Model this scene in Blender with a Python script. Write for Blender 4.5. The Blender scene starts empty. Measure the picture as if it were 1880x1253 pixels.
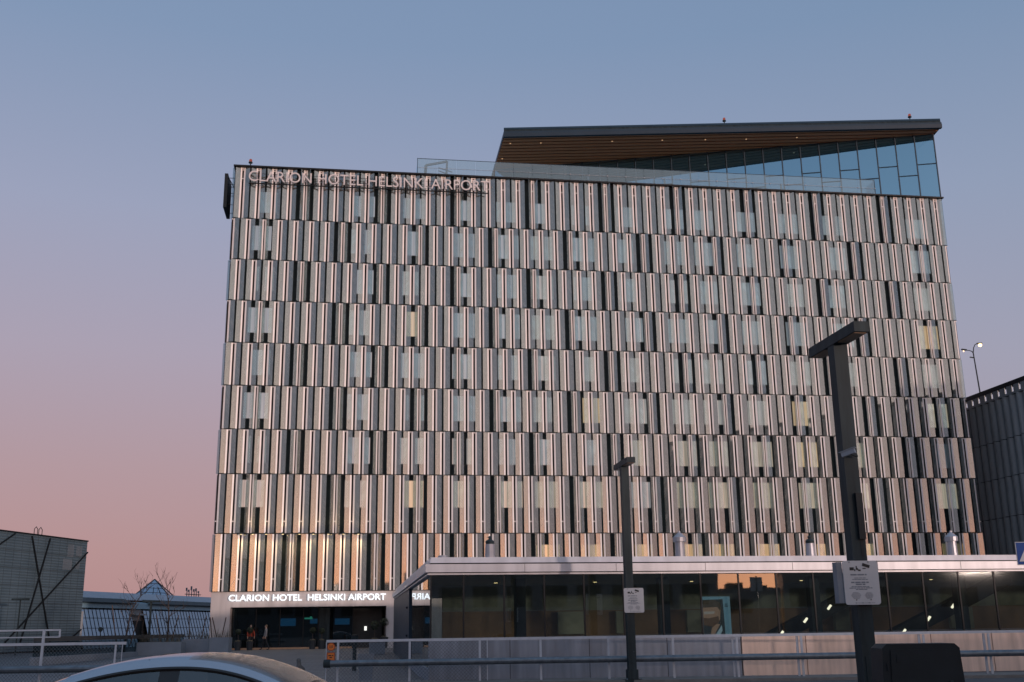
import bpy, bmesh, math, random
from mathutils import Vector, Matrix
R = math.radians
random.seed(7)
scene = bpy.context.scene
COL = scene.collection

# ------------------------------------------------------------------ frames
PITCH, ROLL, FPX = R(14.844), R(-0.787), 1986.0
EYE = 1.6
PHI = R(8.41)                                   # hotel grid turned 8.41 degrees
C0 = Vector((-21.92, 80.0, 0.0))                # hotel front left corner
U = Vector((math.cos(PHI), math.sin(PHI), 0)); V = Vector((-math.sin(PHI), math.cos(PHI), 0))
def W(s, v, z=0.0): return C0 + U*s + V*v + Vector((0, 0, z))
def ray(px, py):
    ix, iy = px-940.0, py-626.5
    cr, sr = math.cos(ROLL), math.sin(ROLL)
    x = cr*ix+sr*iy; y = -sr*ix+cr*iy
    u = -y/FPX; r = x/FPX; c, s = math.cos(PITCH), math.sin(PITCH)
    return Vector((r, c-u*s, s+u*c))
O = Vector((0, 0, EYE))
def at(px, py, Y):
    d = ray(px, py); return O + d*(Y/d.y)
def on_plane(px, py, P, a):
    n = Vector((a.y, -a.x, 0)); d = ray(px, py); t = (P-O).dot(n)/d.dot(n); return O + d*t

# ------------------------------------------------------------------ materials
M = {}
def nodes_of(name):
    m = bpy.data.materials.new(name); m.use_nodes = True
    nt = m.node_tree; nt.nodes.clear()
    out = nt.nodes.new('ShaderNodeOutputMaterial')
    M[name] = m
    return m, nt, out
def N(nt, typ, **kw):
    n = nt.nodes.new(typ)
    for k, v in kw.items():
        if k.startswith('i_'):
            n.inputs[k[2:].replace('_', ' ')].default_value = v
        else: setattr(n, k, v)
    return n
def rgba(c): return (c[0], c[1], c[2], 1.0)
def pmat(name, col, rough=.6, metal=0.0, var=.18, scale=3.0, bump=0.0, bscale=40.0, emit=None, estr=0.0, col2=None, spec=.5, streak=False):
    m, nt, out = nodes_of(name)
    b = N(nt, 'ShaderNodeBsdfPrincipled')
    b.inputs['Roughness'].default_value = rough; b.inputs['Metallic'].default_value = metal
    b.inputs['Specular IOR Level'].default_value = spec
    tc = N(nt, 'ShaderNodeTexCoord')
    no = N(nt, 'ShaderNodeTexNoise'); no.inputs['Scale'].default_value = scale; no.inputs['Detail'].default_value = 6
    if streak:
        mp = N(nt, 'ShaderNodeMapping'); mp.inputs['Scale'].default_value = (2.2, 2.2, .28); nt.links.new(tc.outputs['Object'], mp.inputs[0]); nt.links.new(mp.outputs[0], no.inputs['Vector'])
    else: nt.links.new(tc.outputs['Object'], no.inputs['Vector'])
    mr = N(nt, 'ShaderNodeMapRange'); mr.inputs['From Min'].default_value = .3; mr.inputs['From Max'].default_value = .7
    nt.links.new(no.outputs['Fac'], mr.inputs['Value'])
    mx = N(nt, 'ShaderNodeMix', data_type='RGBA')
    c2 = col2 or tuple(c*(1-var) for c in col)
    mx.inputs['A'].default_value = rgba(c2); mx.inputs['B'].default_value = rgba(col if col2 else tuple(min(1, c*(1+var*.5)) for c in col))
    nt.links.new(mr.outputs['Result'], mx.inputs['Factor'])
    nt.links.new(mx.outputs['Result'], b.inputs['Base Color'])
    if bump:
        n2 = N(nt, 'ShaderNodeTexNoise'); n2.inputs['Scale'].default_value = bscale
        nt.links.new(tc.outputs['Object'], n2.inputs['Vector'])
        bp = N(nt, 'ShaderNodeBump'); bp.inputs['Strength'].default_value = bump; bp.inputs['Distance'].default_value = .02
        nt.links.new(n2.outputs['Fac'], bp.inputs['Height']); nt.links.new(bp.outputs['Normal'], b.inputs['Normal'])
    if emit:
        b.inputs['Emission Color'].default_value = rgba(emit); b.inputs['Emission Strength'].default_value = estr
    nt.links.new(b.outputs['BSDF'], out.inputs['Surface'])
    return m
def front_only(nt, sock):
    # only the outer skin of a pane mirrors; its inner skin just lets light out
    ge = N(nt, 'ShaderNodeNewGeometry'); iv = N(nt, 'ShaderNodeMath', operation='SUBTRACT'); iv.inputs[0].default_value = 1
    nt.links.new(ge.outputs['Backfacing'], iv.inputs[1])
    mu = N(nt, 'ShaderNodeMath', operation='MULTIPLY'); nt.links.new(sock, mu.inputs[0]); nt.links.new(iv.outputs[0], mu.inputs[1])
    return mu.outputs[0]
def glassmat(name, body, trans, refl, tint=(1, 1, 1), rough=.015, tcol=(1, 1, 1), wob=0.0):
    """coated glass: part see-through, part mirror, a little body colour"""
    m, nt, out = nodes_of(name)
    tr = N(nt, 'ShaderNodeBsdfTransparent'); tr.inputs['Color'].default_value = rgba(tcol)
    di = N(nt, 'ShaderNodeBsdfDiffuse'); di.inputs['Color'].default_value = rgba(body)
    mx = N(nt, 'ShaderNodeMixShader'); mx.inputs[0].default_value = trans
    nt.links.new(di.outputs[0], mx.inputs[1]); nt.links.new(tr.outputs[0], mx.inputs[2])
    gl = N(nt, 'ShaderNodeBsdfGlossy'); gl.inputs['Color'].default_value = rgba(tint); gl.inputs['Roughness'].default_value = rough
    fr = N(nt, 'ShaderNodeFresnel'); fr.inputs['IOR'].default_value = 1.5
    ma = N(nt, 'ShaderNodeMath', operation='MULTIPLY_ADD'); ma.inputs[1].default_value = 1-refl; ma.inputs[2].default_value = refl
    nt.links.new(fr.outputs[0], ma.inputs[0])
    m2 = N(nt, 'ShaderNodeMixShader'); nt.links.new(front_only(nt, ma.outputs[0]), m2.inputs[0])
    nt.links.new(mx.outputs[0], m2.inputs[1]); nt.links.new(gl.outputs[0], m2.inputs[2])
    if wob:
        tc = N(nt, 'ShaderNodeTexCoord'); n2 = N(nt, 'ShaderNodeTexNoise'); n2.inputs['Scale'].default_value = .8
        nt.links.new(tc.outputs['Object'], n2.inputs['Vector'])
        bp = N(nt, 'ShaderNodeBump'); bp.inputs['Strength'].default_value = wob; bp.inputs['Distance'].default_value = .05
        nt.links.new(n2.outputs['Fac'], bp.inputs['Height']); nt.links.new(bp.outputs['Normal'], gl.inputs['Normal'])
    nt.links.new(m2.outputs[0], out.inputs['Surface'])
    return m
def emat(name, col, s):
    m, nt, out = nodes_of(name)
    e = N(nt, 'ShaderNodeEmission'); e.inputs['Color'].default_value = rgba(col); e.inputs['Strength'].default_value = s
    nt.links.new(e.outputs[0], out.inputs['Surface']); return m

# printed facade glass: diagonal hatching in UV space (u across the panel in metres, v up in metres)
def printed_glass():
    m, nt, out = nodes_of('printed_glass')
    uv = N(nt, 'ShaderNodeUVMap')
    sep = N(nt, 'ShaderNodeSeparateXYZ'); nt.links.new(uv.outputs[0], sep.inputs[0])
    # hatch lines leaning with the fold
    a = N(nt, 'ShaderNodeMath', operation='MULTIPLY_ADD'); a.inputs[1].default_value = 1.5
    nt.links.new(sep.outputs[0], a.inputs[0]); nt.links.new(sep.outputs[1], a.inputs[2])
    f = N(nt, 'ShaderNodeMath', operation='MULTIPLY'); f.inputs[1].default_value = 2*math.pi/.21
    nt.links.new(a.outputs[0], f.inputs[0])
    si = N(nt, 'ShaderNodeMath', operation='SINE'); nt.links.new(f.outputs[0], si.inputs[0])
    mr = N(nt, 'ShaderNodeMapRange'); mr.inputs['From Min'].default_value = -.5; mr.inputs['From Max'].default_value = .7
    nt.links.new(si.outputs[0], mr.inputs['Value'])
    # print density drifts over the facade
    tc = N(nt, 'ShaderNodeTexCoord'); no = N(nt, 'ShaderNodeTexNoise'); no.inputs['Scale'].default_value = 1.0; no.inputs['Detail'].default_value = 4
    # streaks stretched along the hatch, different on every panel
    cb = N(nt, 'ShaderNodeCombineXYZ'); sp2 = N(nt, 'ShaderNodeSeparateXYZ'); nt.links.new(tc.outputs['Object'], sp2.inputs[0])
    ka = N(nt, 'ShaderNodeMath', operation='MULTIPLY'); ka.inputs[1].default_value = 1.9; nt.links.new(a.outputs[0], ka.inputs[0])
    kb = N(nt, 'ShaderNodeMath', operation='MULTIPLY'); kb.inputs[1].default_value = .9; nt.links.new(sp2.outputs[0], kb.inputs[0])
    nt.links.new(ka.outputs[0], cb.inputs[0]); nt.links.new(kb.outputs[0], cb.inputs[1]); nt.links.new(cb.outputs[0], no.inputs['Vector'])
    dens = N(nt, 'ShaderNodeMapRange'); dens.inputs['From Min'].default_value = .35; dens.inputs['From Max'].default_value = .65
    dens.inputs['To Min'].default_value = .25; dens.inputs['To Max'].default_value = 1.0
    nt.links.new(no.outputs['Fac'], dens.inputs['Value'])
    pr = N(nt, 'ShaderNodeMath', operation='MULTIPLY'); nt.links.new(mr.outputs[0], pr.inputs[0]); nt.links.new(dens.outputs[0], pr.inputs[1])
    op = N(nt, 'ShaderNodeMapRange'); op.inputs['To Min'].default_value = PR_LO; op.inputs['To Max'].default_value = PR_HI
    nt.links.new(pr.outputs[0], op.inputs['Value'])
    di = N(nt, 'ShaderNodeBsdfDiffuse'); di.inputs['Color'].default_value = rgba(PR_COL)
    tr = N(nt, 'ShaderNodeBsdfTransparent'); tr.inputs['Color'].default_value = (.80, .92, .93, 1)
    mx = N(nt, 'ShaderNodeMixShader'); nt.links.new(op.outputs[0], mx.inputs[0])
    nt.links.new(tr.outputs[0], mx.inputs[1]); nt.links.new(di.outputs[0], mx.inputs[2])
    gl = N(nt, 'ShaderNodeBsdfGlossy'); gl.inputs['Roughness'].default_value = .03; gl.inputs['Color'].default_value = (.97, 1, .95, 1)
    fr = N(nt, 'ShaderNodeFresnel'); fr.inputs['IOR'].default_value = 1.5
    ma = N(nt, 'ShaderNodeMath', operation='MULTIPLY_ADD'); ma.inputs[1].default_value = .8; ma.inputs[2].default_value = PR_REFL
    nt.links.new(fr.outputs[0], ma.inputs[0])
    m2 = N(nt, 'ShaderNodeMixShader'); nt.links.new(front_only(nt, ma.outputs[0]), m2.inputs[0])
    nt.links.new(mx.outputs[0], m2.inputs[1]); nt.links.new(gl.outputs[0], m2.inputs[2])
    nt.links.new(m2.outputs[0], out.inputs['Surface'])
PR_LO, PR_HI, PR_COL, PR_REFL = .06, .74, (.27, .272, .262), .215
printed_glass()

def curtain_mat(name, col, emit, estr):
    m, nt, out = nodes_of(name)
    tc = N(nt, 'ShaderNodeTexCoord'); mp = N(nt, 'ShaderNodeMapping'); mp.inputs['Scale'].default_value = (9, 1, .15)
    nt.links.new(tc.outputs['Object'], mp.inputs[0])
    no = N(nt, 'ShaderNodeTexNoise'); no.inputs['Scale'].default_value = 1.0; no.inputs['Detail'].default_value = 3
    nt.links.new(mp.outputs[0], no.inputs['Vector'])
    mr = N(nt, 'ShaderNodeMapRange'); mr.inputs['From Min'].default_value = .3; mr.inputs['From Max'].default_value = .65; mr.inputs['To Min'].default_value = .55
    nt.links.new(no.outputs['Fac'], mr.inputs['Value'])
    mx = N(nt, 'ShaderNodeMix', data_type='RGBA'); mx.inputs['A'].default_value = (0, 0, 0, 1); mx.inputs['B'].default_value = rgba(col)
    nt.links.new(mr.outputs[0], mx.inputs['Factor'])
    b = N(nt, 'ShaderNodeBsdfPrincipled'); b.inputs['Roughness'].default_value = .12; b.inputs['Specular IOR Level'].default_value = .6
    nt.links.new(mx.outputs['Result'], b.inputs['Base Color'])
    if estr:
        b.inputs['Emission Color'].default_value = rgba(emit)
        em = N(nt, 'ShaderNodeMath', operation='MULTIPLY'); em.inputs[1].default_value = estr
        nt.links.new(mr.outputs[0], em.inputs[0]); nt.links.new(em.outputs[0], b.inputs['Emission Strength'])
    gl = N(nt, 'ShaderNodeBsdfGlossy'); gl.inputs['Roughness'].default_value = .02
    mg = N(nt, 'ShaderNodeMixShader'); mg.inputs[0].default_value = .30
    nt.links.new(b.outputs[0], mg.inputs[1]); nt.links.new(gl.outputs[0], mg.inputs[2]); nt.links.new(mg.outputs[0], out.inputs['Surface'])
curtain_mat('curtain_blue', (.42, .52, .60), (.5, .6, .7), .05)
curtain_mat('curtain_grey', (.60, .60, .58), (.7, .7, .65), .06)
curtain_mat('curtain_cream', (.66, .60, .48), (1, .8, .5), .10)
curtain_mat('curtain_lit', (.66, .50, .30), (1, .62, .26), .32)
curtain_mat('curtain_bright', (.75, .70, .58), (1, .9, .65), .35)

pmat('aluminium', (.80, .76, .74), .4, 0.0, .06, 1.5, spec=.6)
pmat('vent_metal', (.33, .33, .36), .4, .4, .15, 3)
pmat('anodised', (.58, .57, .60), .42, .15, .16, 1.0, streak=True)
pmat('dark_wall', (.013, .019, .022), .8, 0, .3, spec=.2)
pmat('slot_dark', (.022, .012, .012), .7)
pmat('dark_frame', (.008, .011, .014), .5, 0, spec=.25)
pmat('beige_concrete', (.50, .46, .45), .8, 0, .20, .8, bump=.15, streak=True)
pmat('roof_metal', (.016, .040, .066), .5, .0, .12, .5, spec=.3)
pmat('graphite_paint', (.024, .037, .043), .6, .0, .45, 2.5, spec=.2, streak=True)
pmat('black_cabinet', (.010, .016, .021), .55, 0, .2, spec=.22)
pmat('white_rail', (.42, .47, .54), .45, .1, .12, 4)
pmat('galvanised', (.13, .16, .19), .45, .6, .25, 6, bump=.1)
pmat('asphalt', (.062, .063, .068), .85, 0, .3, 2.0, bump=.3, bscale=60)
pmat('kerb_stone', (.16, .155, .15), .8, 0, .2, 3)
pmat('plinth_grey', (.22, .25, .30), .5, 0, .30, 1.6, bump=.1, streak=True)
pmat('plinth_peach_sunlit', (.78, .57, .46), .5, .0, .26, 1.6, bump=.1, streak=True)  # peach panels; the low sun on them is painted into this colour
pmat('interior_wood', (.40, .25, .16), .6, 0, .3, 1.0)
pmat('interior_pale', (.42, .46, .41), .7, 0, .2)
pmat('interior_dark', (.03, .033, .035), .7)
pmat('kick_warm_lit', (.55, .33, .20), .6)  # warm light at the foot of the lobby glass, painted as colour
pmat('mesh_metal', (.10, .12, .14), .5, .5, .15, 1.0)
pmat('mesh_joint', (.045, .065, .08), .6)
pmat('terminal_white', (.36, .37, .38), .6, 0, .1, .5)
pmat('terminal_blue', (.22, .36, .44), .5, .2, .12, .4)
pmat('terminal_roof', (.22, .27, .32), .45, .4, .12, .3)
pmat('garage_rib', (.25, .285, .30), .42, .1, .20, .8, streak=True)
pmat('garage_dark', (.010, .012, .015), .7)
pmat('planter_grey', (.19, .225, .27), .65, .1, .12, 1.5)
pmat('pot_dark', (.030, .036, .042), .5)
pmat('bark', (.055, .042, .038), .9, 0, .35, 12)
pmat('stake_wood', (.085, .055, .045), .8, 0, .3, 6)
pmat('leaf', (.020, .032, .016), .7, 0, .5, 20)
pmat('dry_reed', (.12, .105, .075), .85, 0, .4, 10)
pmat('sign_white', (.47, .48, .50), .45, 0, .06, 3)
pmat('sign_side', (.16, .19, .23), .5)
pmat('print_black', (.012, .012, .013), .6)
pmat('sign_orange', (.62, .17, .025), .5, 0, .08, 5)
pmat('sign_orange_dark', (.32, .05, .012), .5)
pmat('sign_blue', (.010, .055, .23), .5, spec=.2)
pmat('sign_edge', (.35, .38, .42), .5)
pmat('letter_metal', (.60, .57, .57), .45, .0, .05)
emat('letter_lit', (.93, .95, 1.0), 1.5)
emat('lamp_glow', (1, .60, .26), 5)
emat('lamp_dim', (1, .62, .35), .55)
emat('downlight', (1, .72, .36), 4)
emat('red_beacon', (1, .25, .2), .30)
emat('screen_blue', (.03, .22, .48), .32)
emat('exit_green', (.10, .75, .50), .5)
emat('screen_white', (1, 1, .95), 1.2)
emat('lamp_orange', (1, .45, .12), 1.5)
emat('streak_white', (1, .86, .70), 3.0)
pmat('stone', (.11, .11, .11), .9, 0, .4, 9, bump=.6, bscale=30)
pmat('car_paint', (.30, .34, .40), .22, .75, .04, 1)
glassmat('car_glass', (.010, .013, .016), .25, .055)
glassmat('car_rear_glass', (.016, .020, .024), .2, .06, rough=.16)
pmat('car_trim', (.008, .008, .009), .35)
pmat('rubber', (.012, .012, .012), .8)
pmat('skin', (.50, .30, .22), .6)
pmat('hair_dark', (.020, .014, .012), .7)
pmat('jacket_red', (.36, .045, .018), .8)
pmat('shirt_grey', (.26, .25, .25), .8)
pmat('trousers_dark', (.018, .020, .024), .8)
pmat('hair_fair', (.16, .10, .06), .7)
pmat('shoe', (.012, .011, .011), .5)
glassmat('pavilion_glass', (.02, .024, .022), .78, .20, tint=(.92, .98, .96), tcol=(.82, .88, .84), wob=.015)
glassmat('side_glass', (.02, .025, .025), .35, .42, tint=(.9, .95, .97))
glassmat('sky_glass', (.015, .05, .08), .25, .42, tint=(.36, .70, 1.0), wob=.012)
glassmat('balustrade_glass', (.24, .32, .36), .82, .08, tint=(.75, .92, 1), tcol=(.86, .93, .95))
glassmat('corner_glass', (.16, .28, .34), .80, .08, tint=(.8, .95, 1), tcol=(.88, .95, .97))
glassmat('terminal_glass', (.10, .14, .18), .0, .30, tint=(.70, .85, 1), wob=.02)
glassmat('lobby_glass', (.012, .018, .02), .62, .06, tint=(.85, .95, 1), tcol=(.75, .85, .88))
pmat('poster_blue', (.12, .24, .34), .4, emit=(.25, .48, .68), estr=.36)
pmat('poster_navy', (.02, .03, .05), .4, emit=(.02, .05, .08), estr=.2)
pmat('poster_skin', (.25, .15, .12), .4, emit=(.45, .27, .20), estr=.42)
pmat('poster_pale', (.25, .20, .20), .4, emit=(.48, .42, .42), estr=.50)
pmat('poster_beard', (.10, .05, .035), .4, emit=(.22, .11, .07), estr=.24)
pmat('poster_hair', (.06, .045, .04), .4, emit=(.13, .09, .07), estr=.22)
pmat('poster_shirt', (.20, .28, .36), .4, emit=(.40, .55, .70), estr=.50)

def louvre_mat(name, c1, c2, zf, sf):
    m, nt, out = nodes_of(name)
    tc = N(nt, 'ShaderNodeTexCoord'); sep = N(nt, 'ShaderNodeSeparateXYZ'); nt.links.new(tc.outputs['Object'], sep.inputs[0])
    f = N(nt, 'ShaderNodeMath', operation='MULTIPLY'); f.inputs[1].default_value = zf*2*math.pi; nt.links.new(sep.outputs[2], f.inputs[0])
    si = N(nt, 'ShaderNodeMath', operation='SINE'); nt.links.new(f.outputs[0], si.inputs[0])
    no = N(nt, 'ShaderNodeTexNoise'); no.inputs['Scale'].default_value = sf; nt.links.new(tc.outputs['Object'], no.inputs['Vector'])
    ad = N(nt, 'ShaderNodeMath', operation='MULTIPLY_ADD'); ad.inputs[1].default_value = .25; nt.links.new(si.outputs[0], ad.inputs[0]); nt.links.new(no.outputs['Fac'], ad.inputs[2])
    mx = N(nt, 'ShaderNodeMix', data_type='RGBA'); mx.inputs['A'].default_value = rgba(c1); mx.inputs['B'].default_value = rgba(c2)
    nt.links.new(ad.outputs[0], mx.inputs['Factor'])
    b = N(nt, 'ShaderNodeBsdfPrincipled'); b.inputs['Roughness'].default_value = .5; b.inputs['Metallic'].default_value = .4
    nt.links.new(mx.outputs['Result'], b.inputs['Base Color'])
    bp = N(nt, 'ShaderNodeBump'); bp.inputs['Strength'].default_value = .4; bp.inputs['Distance'].default_value = .03
    nt.links.new(si.outputs[0], bp.inputs['Height']); nt.links.new(bp.outputs[0], b.inputs['Normal'])
    nt.links.new(b.outputs[0], out.inputs['Surface'])
louvre_mat('mesh_facade', (.075, .12, .155), (.15, .22, .27), 5.0, .5)

def soffit_mat():
    m, nt, out = nodes_of('soffit_wood')
    tc = N(nt, 'ShaderNodeTexCoord'); mp = N(nt, 'ShaderNodeMapping'); mp.inputs['Scale'].default_value = (.3, 6, 6)
    nt.links.new(tc.outputs['Object'], mp.inputs[0])
    no = N(nt, 'ShaderNodeTexNoise'); no.inputs['Scale'].default_value = 2; no.inputs['Detail'].default_value = 5
    nt.links.new(mp.outputs[0], no.inputs['Vector'])
    mx = N(nt, 'ShaderNodeMix', data_type='RGBA'); mx.inputs['A'].default_value = (.42, .16, .065, 1); mx.inputs['B'].default_value = (.62, .26, .11, 1)
    nt.links.new(no.outputs['Fac'], mx.inputs['Factor'])
    b = N(nt, 'ShaderNodeBsdfPrincipled'); b.inputs['Roughness'].default_value = .55
    nt.links.new(mx.outputs['Result'], b.inputs['Base Color']); nt.links.new(b.outputs[0], out.inputs['Surface'])
soffit_mat()

def paver_mat():
    m, nt, out = nodes_of('pavers')
    tc = N(nt, 'ShaderNodeTexCoord')
    mp = N(nt, 'ShaderNodeMapping'); mp.inputs['Rotation'].default_value = (0, 0, -PHI+R(20))
    nt.links.new(tc.outputs['Object'], mp.inputs[0])
    br = N(nt, 'ShaderNodeTexBrick'); br.inputs['Scale'].default_value = 1.0
    br.inputs['Brick Width'].default_value = .9; br.inputs['Row Height'].default_value = .45; br.inputs['Mortar Size'].default_value = .035
    br.inputs['Color1'].default_value = (.105, .110, .122, 1); br.inputs['Color2'].default_value = (.078, .083, .095, 1); br.inputs['Mortar'].default_value = (.035, .036, .04, 1)
    nt.links.new(mp.outputs[0], br.inputs['Vector'])
    no = N(nt, 'ShaderNodeTexNoise'); no.inputs['Scale'].default_value = .5; nt.links.new(tc.outputs['Object'], no.inputs['Vector'])
    mr = N(nt, 'ShaderNodeMapRange'); mr.inputs['To Min'].default_value = .65; mr.inputs['To Max'].default_value = 1.35; nt.links.new(no.outputs['Fac'], mr.inputs['Value'])
    mu = N(nt, 'ShaderNodeMix', data_type='RGBA', blend_type='MULTIPLY'); mu.inputs['Factor'].default_value = 1
    nt.links.new(br.outputs['Color'], mu.inputs['A']); nt.links.new(mr.outputs[0], mu.inputs['B'])
    b = N(nt, 'ShaderNodeBsdfPrincipled'); b.inputs['Roughness'].default_value = .6
    nt.links.new(mu.outputs['Result'], b.inputs['Base Color'])
    nt.links.new(b.outputs[0], out.inputs['Surface'])
paver_mat()

# ------------------------------------------------------------------ mesh builder
class MB:
    def __init__(s): s.v = []; s.f = []; s.m = []; s.uv = []; s.sm = []
    def face(s, pts, mi=0, uv=None, smooth=False):
        b = len(s.v); s.v += [tuple(p) for p in pts]; s.f.append(tuple(range(b, b+len(pts)))); s.m.append(mi)
        s.uv += (uv if uv else [(0, 0)]*len(pts)); s.sm.append(smooth)
    def box(s, x0, x1, y0, y1, z0, z1, mi=0):
        p = [(x0,y0,z0),(x1,y0,z0),(x1,y1,z0),(x0,y1,z0),(x0,y0,z1),(x1,y0,z1),(x1,y1,z1),(x0,y1,z1)]
        for q in ((0,3,2,1),(4,5,6,7),(0,1,5,4),(1,2,6,5),(2,3,7,6),(3,0,4,7)): s.face([p[i] for i in q], mi)
        return s
    def prism(s, poly, z0, z1, mi=0):
        """poly: ccw list of (x,y)"""
        n = len(poly)
        s.face([(x, y, z0) for x, y in reversed(poly)], mi); s.face([(x, y, z1) for x, y in poly], mi)
        for i in range(n):
            a, b = poly[i], poly[(i+1) % n]
            s.face([(a[0],a[1],z0),(b[0],b[1],z0),(b[0],b[1],z1),(a[0],a[1],z1)], mi)
        return s
    def bar(s, a, b, w, h=None, mi=0):
        a, b = Vector(a), Vector(b); d = (b-a).normalized(); h = h or w
        up = Vector((0, 0, 1)) if abs(d.z) < .95 else Vector((0, 1, 0))
        x = d.cross(up).normalized()*w/2; y = x.cross(d).normalized()*h/2
        q = [a-x-y, a+x-y, a+x+y, a-x+y, b-x-y, b+x-y, b+x+y, b-x+y]
        for k in ((3,2,1,0),(4,5,6,7),(0,1,5,4),(1,2,6,5),(2,3,7,6),(3,0,4,7)): s.face([q[i] for i in k], mi)
        return s
    def tube(s, pts, rad, n=10, mi=0, cap=True):
        pts = [Vector(p) for p in pts]; rr = rad if isinstance(rad, (list, tuple)) else [rad]*len(pts)
        rings = []; up = None
        for i, p in enumerate(pts):
            d = (pts[min(i+1, len(pts)-1)]-pts[max(i-1, 0)]).normalized()
            ref = Vector((0, 0, 1)) if abs(d.z) < .9 else Vector((1, 0, 0))
            x = d.cross(ref).normalized(); y = x.cross(d)
            if up is not None and x.dot(up) < 0: x = -x; y = -y
            up = x
            rings.append([p+(x*math.cos(t)+y*math.sin(t))*rr[i] for t in [2*math.pi*k/n for k in range(n)]])
        for i in range(len(rings)-1):
            for k in range(n):
                s.face([rings[i][k], rings[i+1][k], rings[i+1][(k+1)%n], rings[i][(k+1)%n]][::-1], mi, smooth=True)
        if cap:
            s.face(rings[0][::-1], mi); s.face(rings[-1], mi)
        return s
    def lathe(s, c, prof, n=16, mi=0):
        c = Vector(c)
        rings = [[c+Vector((r*math.cos(2*math.pi*k/n), r*math.sin(2*math.pi*k/n), z)) for k in range(n)] for r, z in prof]
        for i in range(len(rings)-1):
            for k in range(n): s.face([rings[i][k], rings[i][(k+1)%n], rings[i+1][(k+1)%n], rings[i+1][k]], mi, smooth=True)
        s.face(rings[0][::-1], mi); s.face(rings[-1], mi)
        return s
    def build(s, name, mats, parent=None, off=(0, 0, 0), weld=False):
        me = bpy.data.meshes.new(name)
        ox, oy, oz = off
        me.from_pydata([(x-ox, y-oy, z-oz) for x, y, z in s.v], [], s.f)
        ms = mats if isinstance(mats, (list, tuple)) else [mats]
        for k in ms: me.materials.append(M[k])
        me.polygons.foreach_set('material_index', s.m)
        me.polygons.foreach_set('use_smooth', s.sm)
        ul = me.uv_layers.new(name='UVMap')
        ul.data.foreach_set('uv', [c for p in s.uv for c in p])
        if weld:
            bm = bmesh.new(); bm.from_mesh(me); bmesh.ops.remove_doubles(bm, verts=bm.verts, dist=1e-4); bm.to_mesh(me); bm.free()
        me.update()
        o = bpy.data.objects.new(name, me); COL.objects.link(o)
        if parent: o.parent = parent
        return o
def tag(o, label=None, cat=None, group=None, kind=None):
    if label: o['label'] = label
    if cat: o['category'] = cat
    if group: o['group'] = group
    if kind: o['kind'] = kind
    return o
def thing(name, label, cat, loc=(0, 0, 0), rz=0.0, group=None):
    o = bpy.data.objects.new(name, None); COL.objects.link(o); o.location = loc; o.rotation_euler = (0, 0, rz)
    o.empty_display_size = .3
    return tag(o, label, cat, group)
def copy_tree(o, parent=None):
    c = o.copy(); COL.objects.link(c)
    if parent: c.parent = parent
    for ch in list(o.children): copy_tree(ch, c)
    return c

def text_mesh(body, size, extrude, bold=0.0, spacing=1.0):
    cu = bpy.data.curves.new('lettering', 'FONT'); cu.body = body; cu.size = size; cu.extrude = extrude; cu.offset = bold
    cu.space_character = spacing; cu.resolution_u = 4
    o = bpy.data.objects.new('lettering', cu); COL.objects.link(o)
    bpy.context.view_layer.update()
    dg = bpy.context.evaluated_depsgraph_get()
    me = bpy.data.meshes.new_from_object(o.evaluated_get(dg))
    bpy.data.objects.remove(o)
    return me
def letters(body, width, height, depth, mat, parent, frame, bold=.012, spacing=1.0, name='letter'):
    """split a line of text into one mesh per letter; frame maps (x, z, y depth) to parent space"""
    me = text_mesh(body, 1.0, .5, bold, spacing)
    xs = [v.co.x for v in me.vertices]; ys = [v.co.y for v in me.vertices]
    x0, x1 = min(xs), max(xs); y0, y1 = min(ys), max(ys)
    bm = bmesh.new(); bm.from_mesh(me); bm.verts.ensure_lookup_table()
    bmesh.ops.remove_doubles(bm, verts=bm.verts, dist=1e-5)
    seen = set(); res = []
    for v in bm.verts:
        if v in seen: continue
        st = [v]; isl = []
        seen.add(v)
        while st:
            q = st.pop(); isl.append(q)
            for e in q.link_edges:
                w = e.other_vert(q)
                if w not in seen: seen.add(w); st.append(w)
        fs = set(f for q in isl for f in q.link_faces)
        mb = MB()
        for f in fs:
            mb.face([frame((l.vert.co.x-x0)/(x1-x0)*width, (l.vert.co.y-y0)/(y1-y0)*height, l.vert.co.z*depth) for l in f.loops])
        res.append(mb.build(name, mat, parent, weld=True))
    bm.free()
    return res

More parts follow.
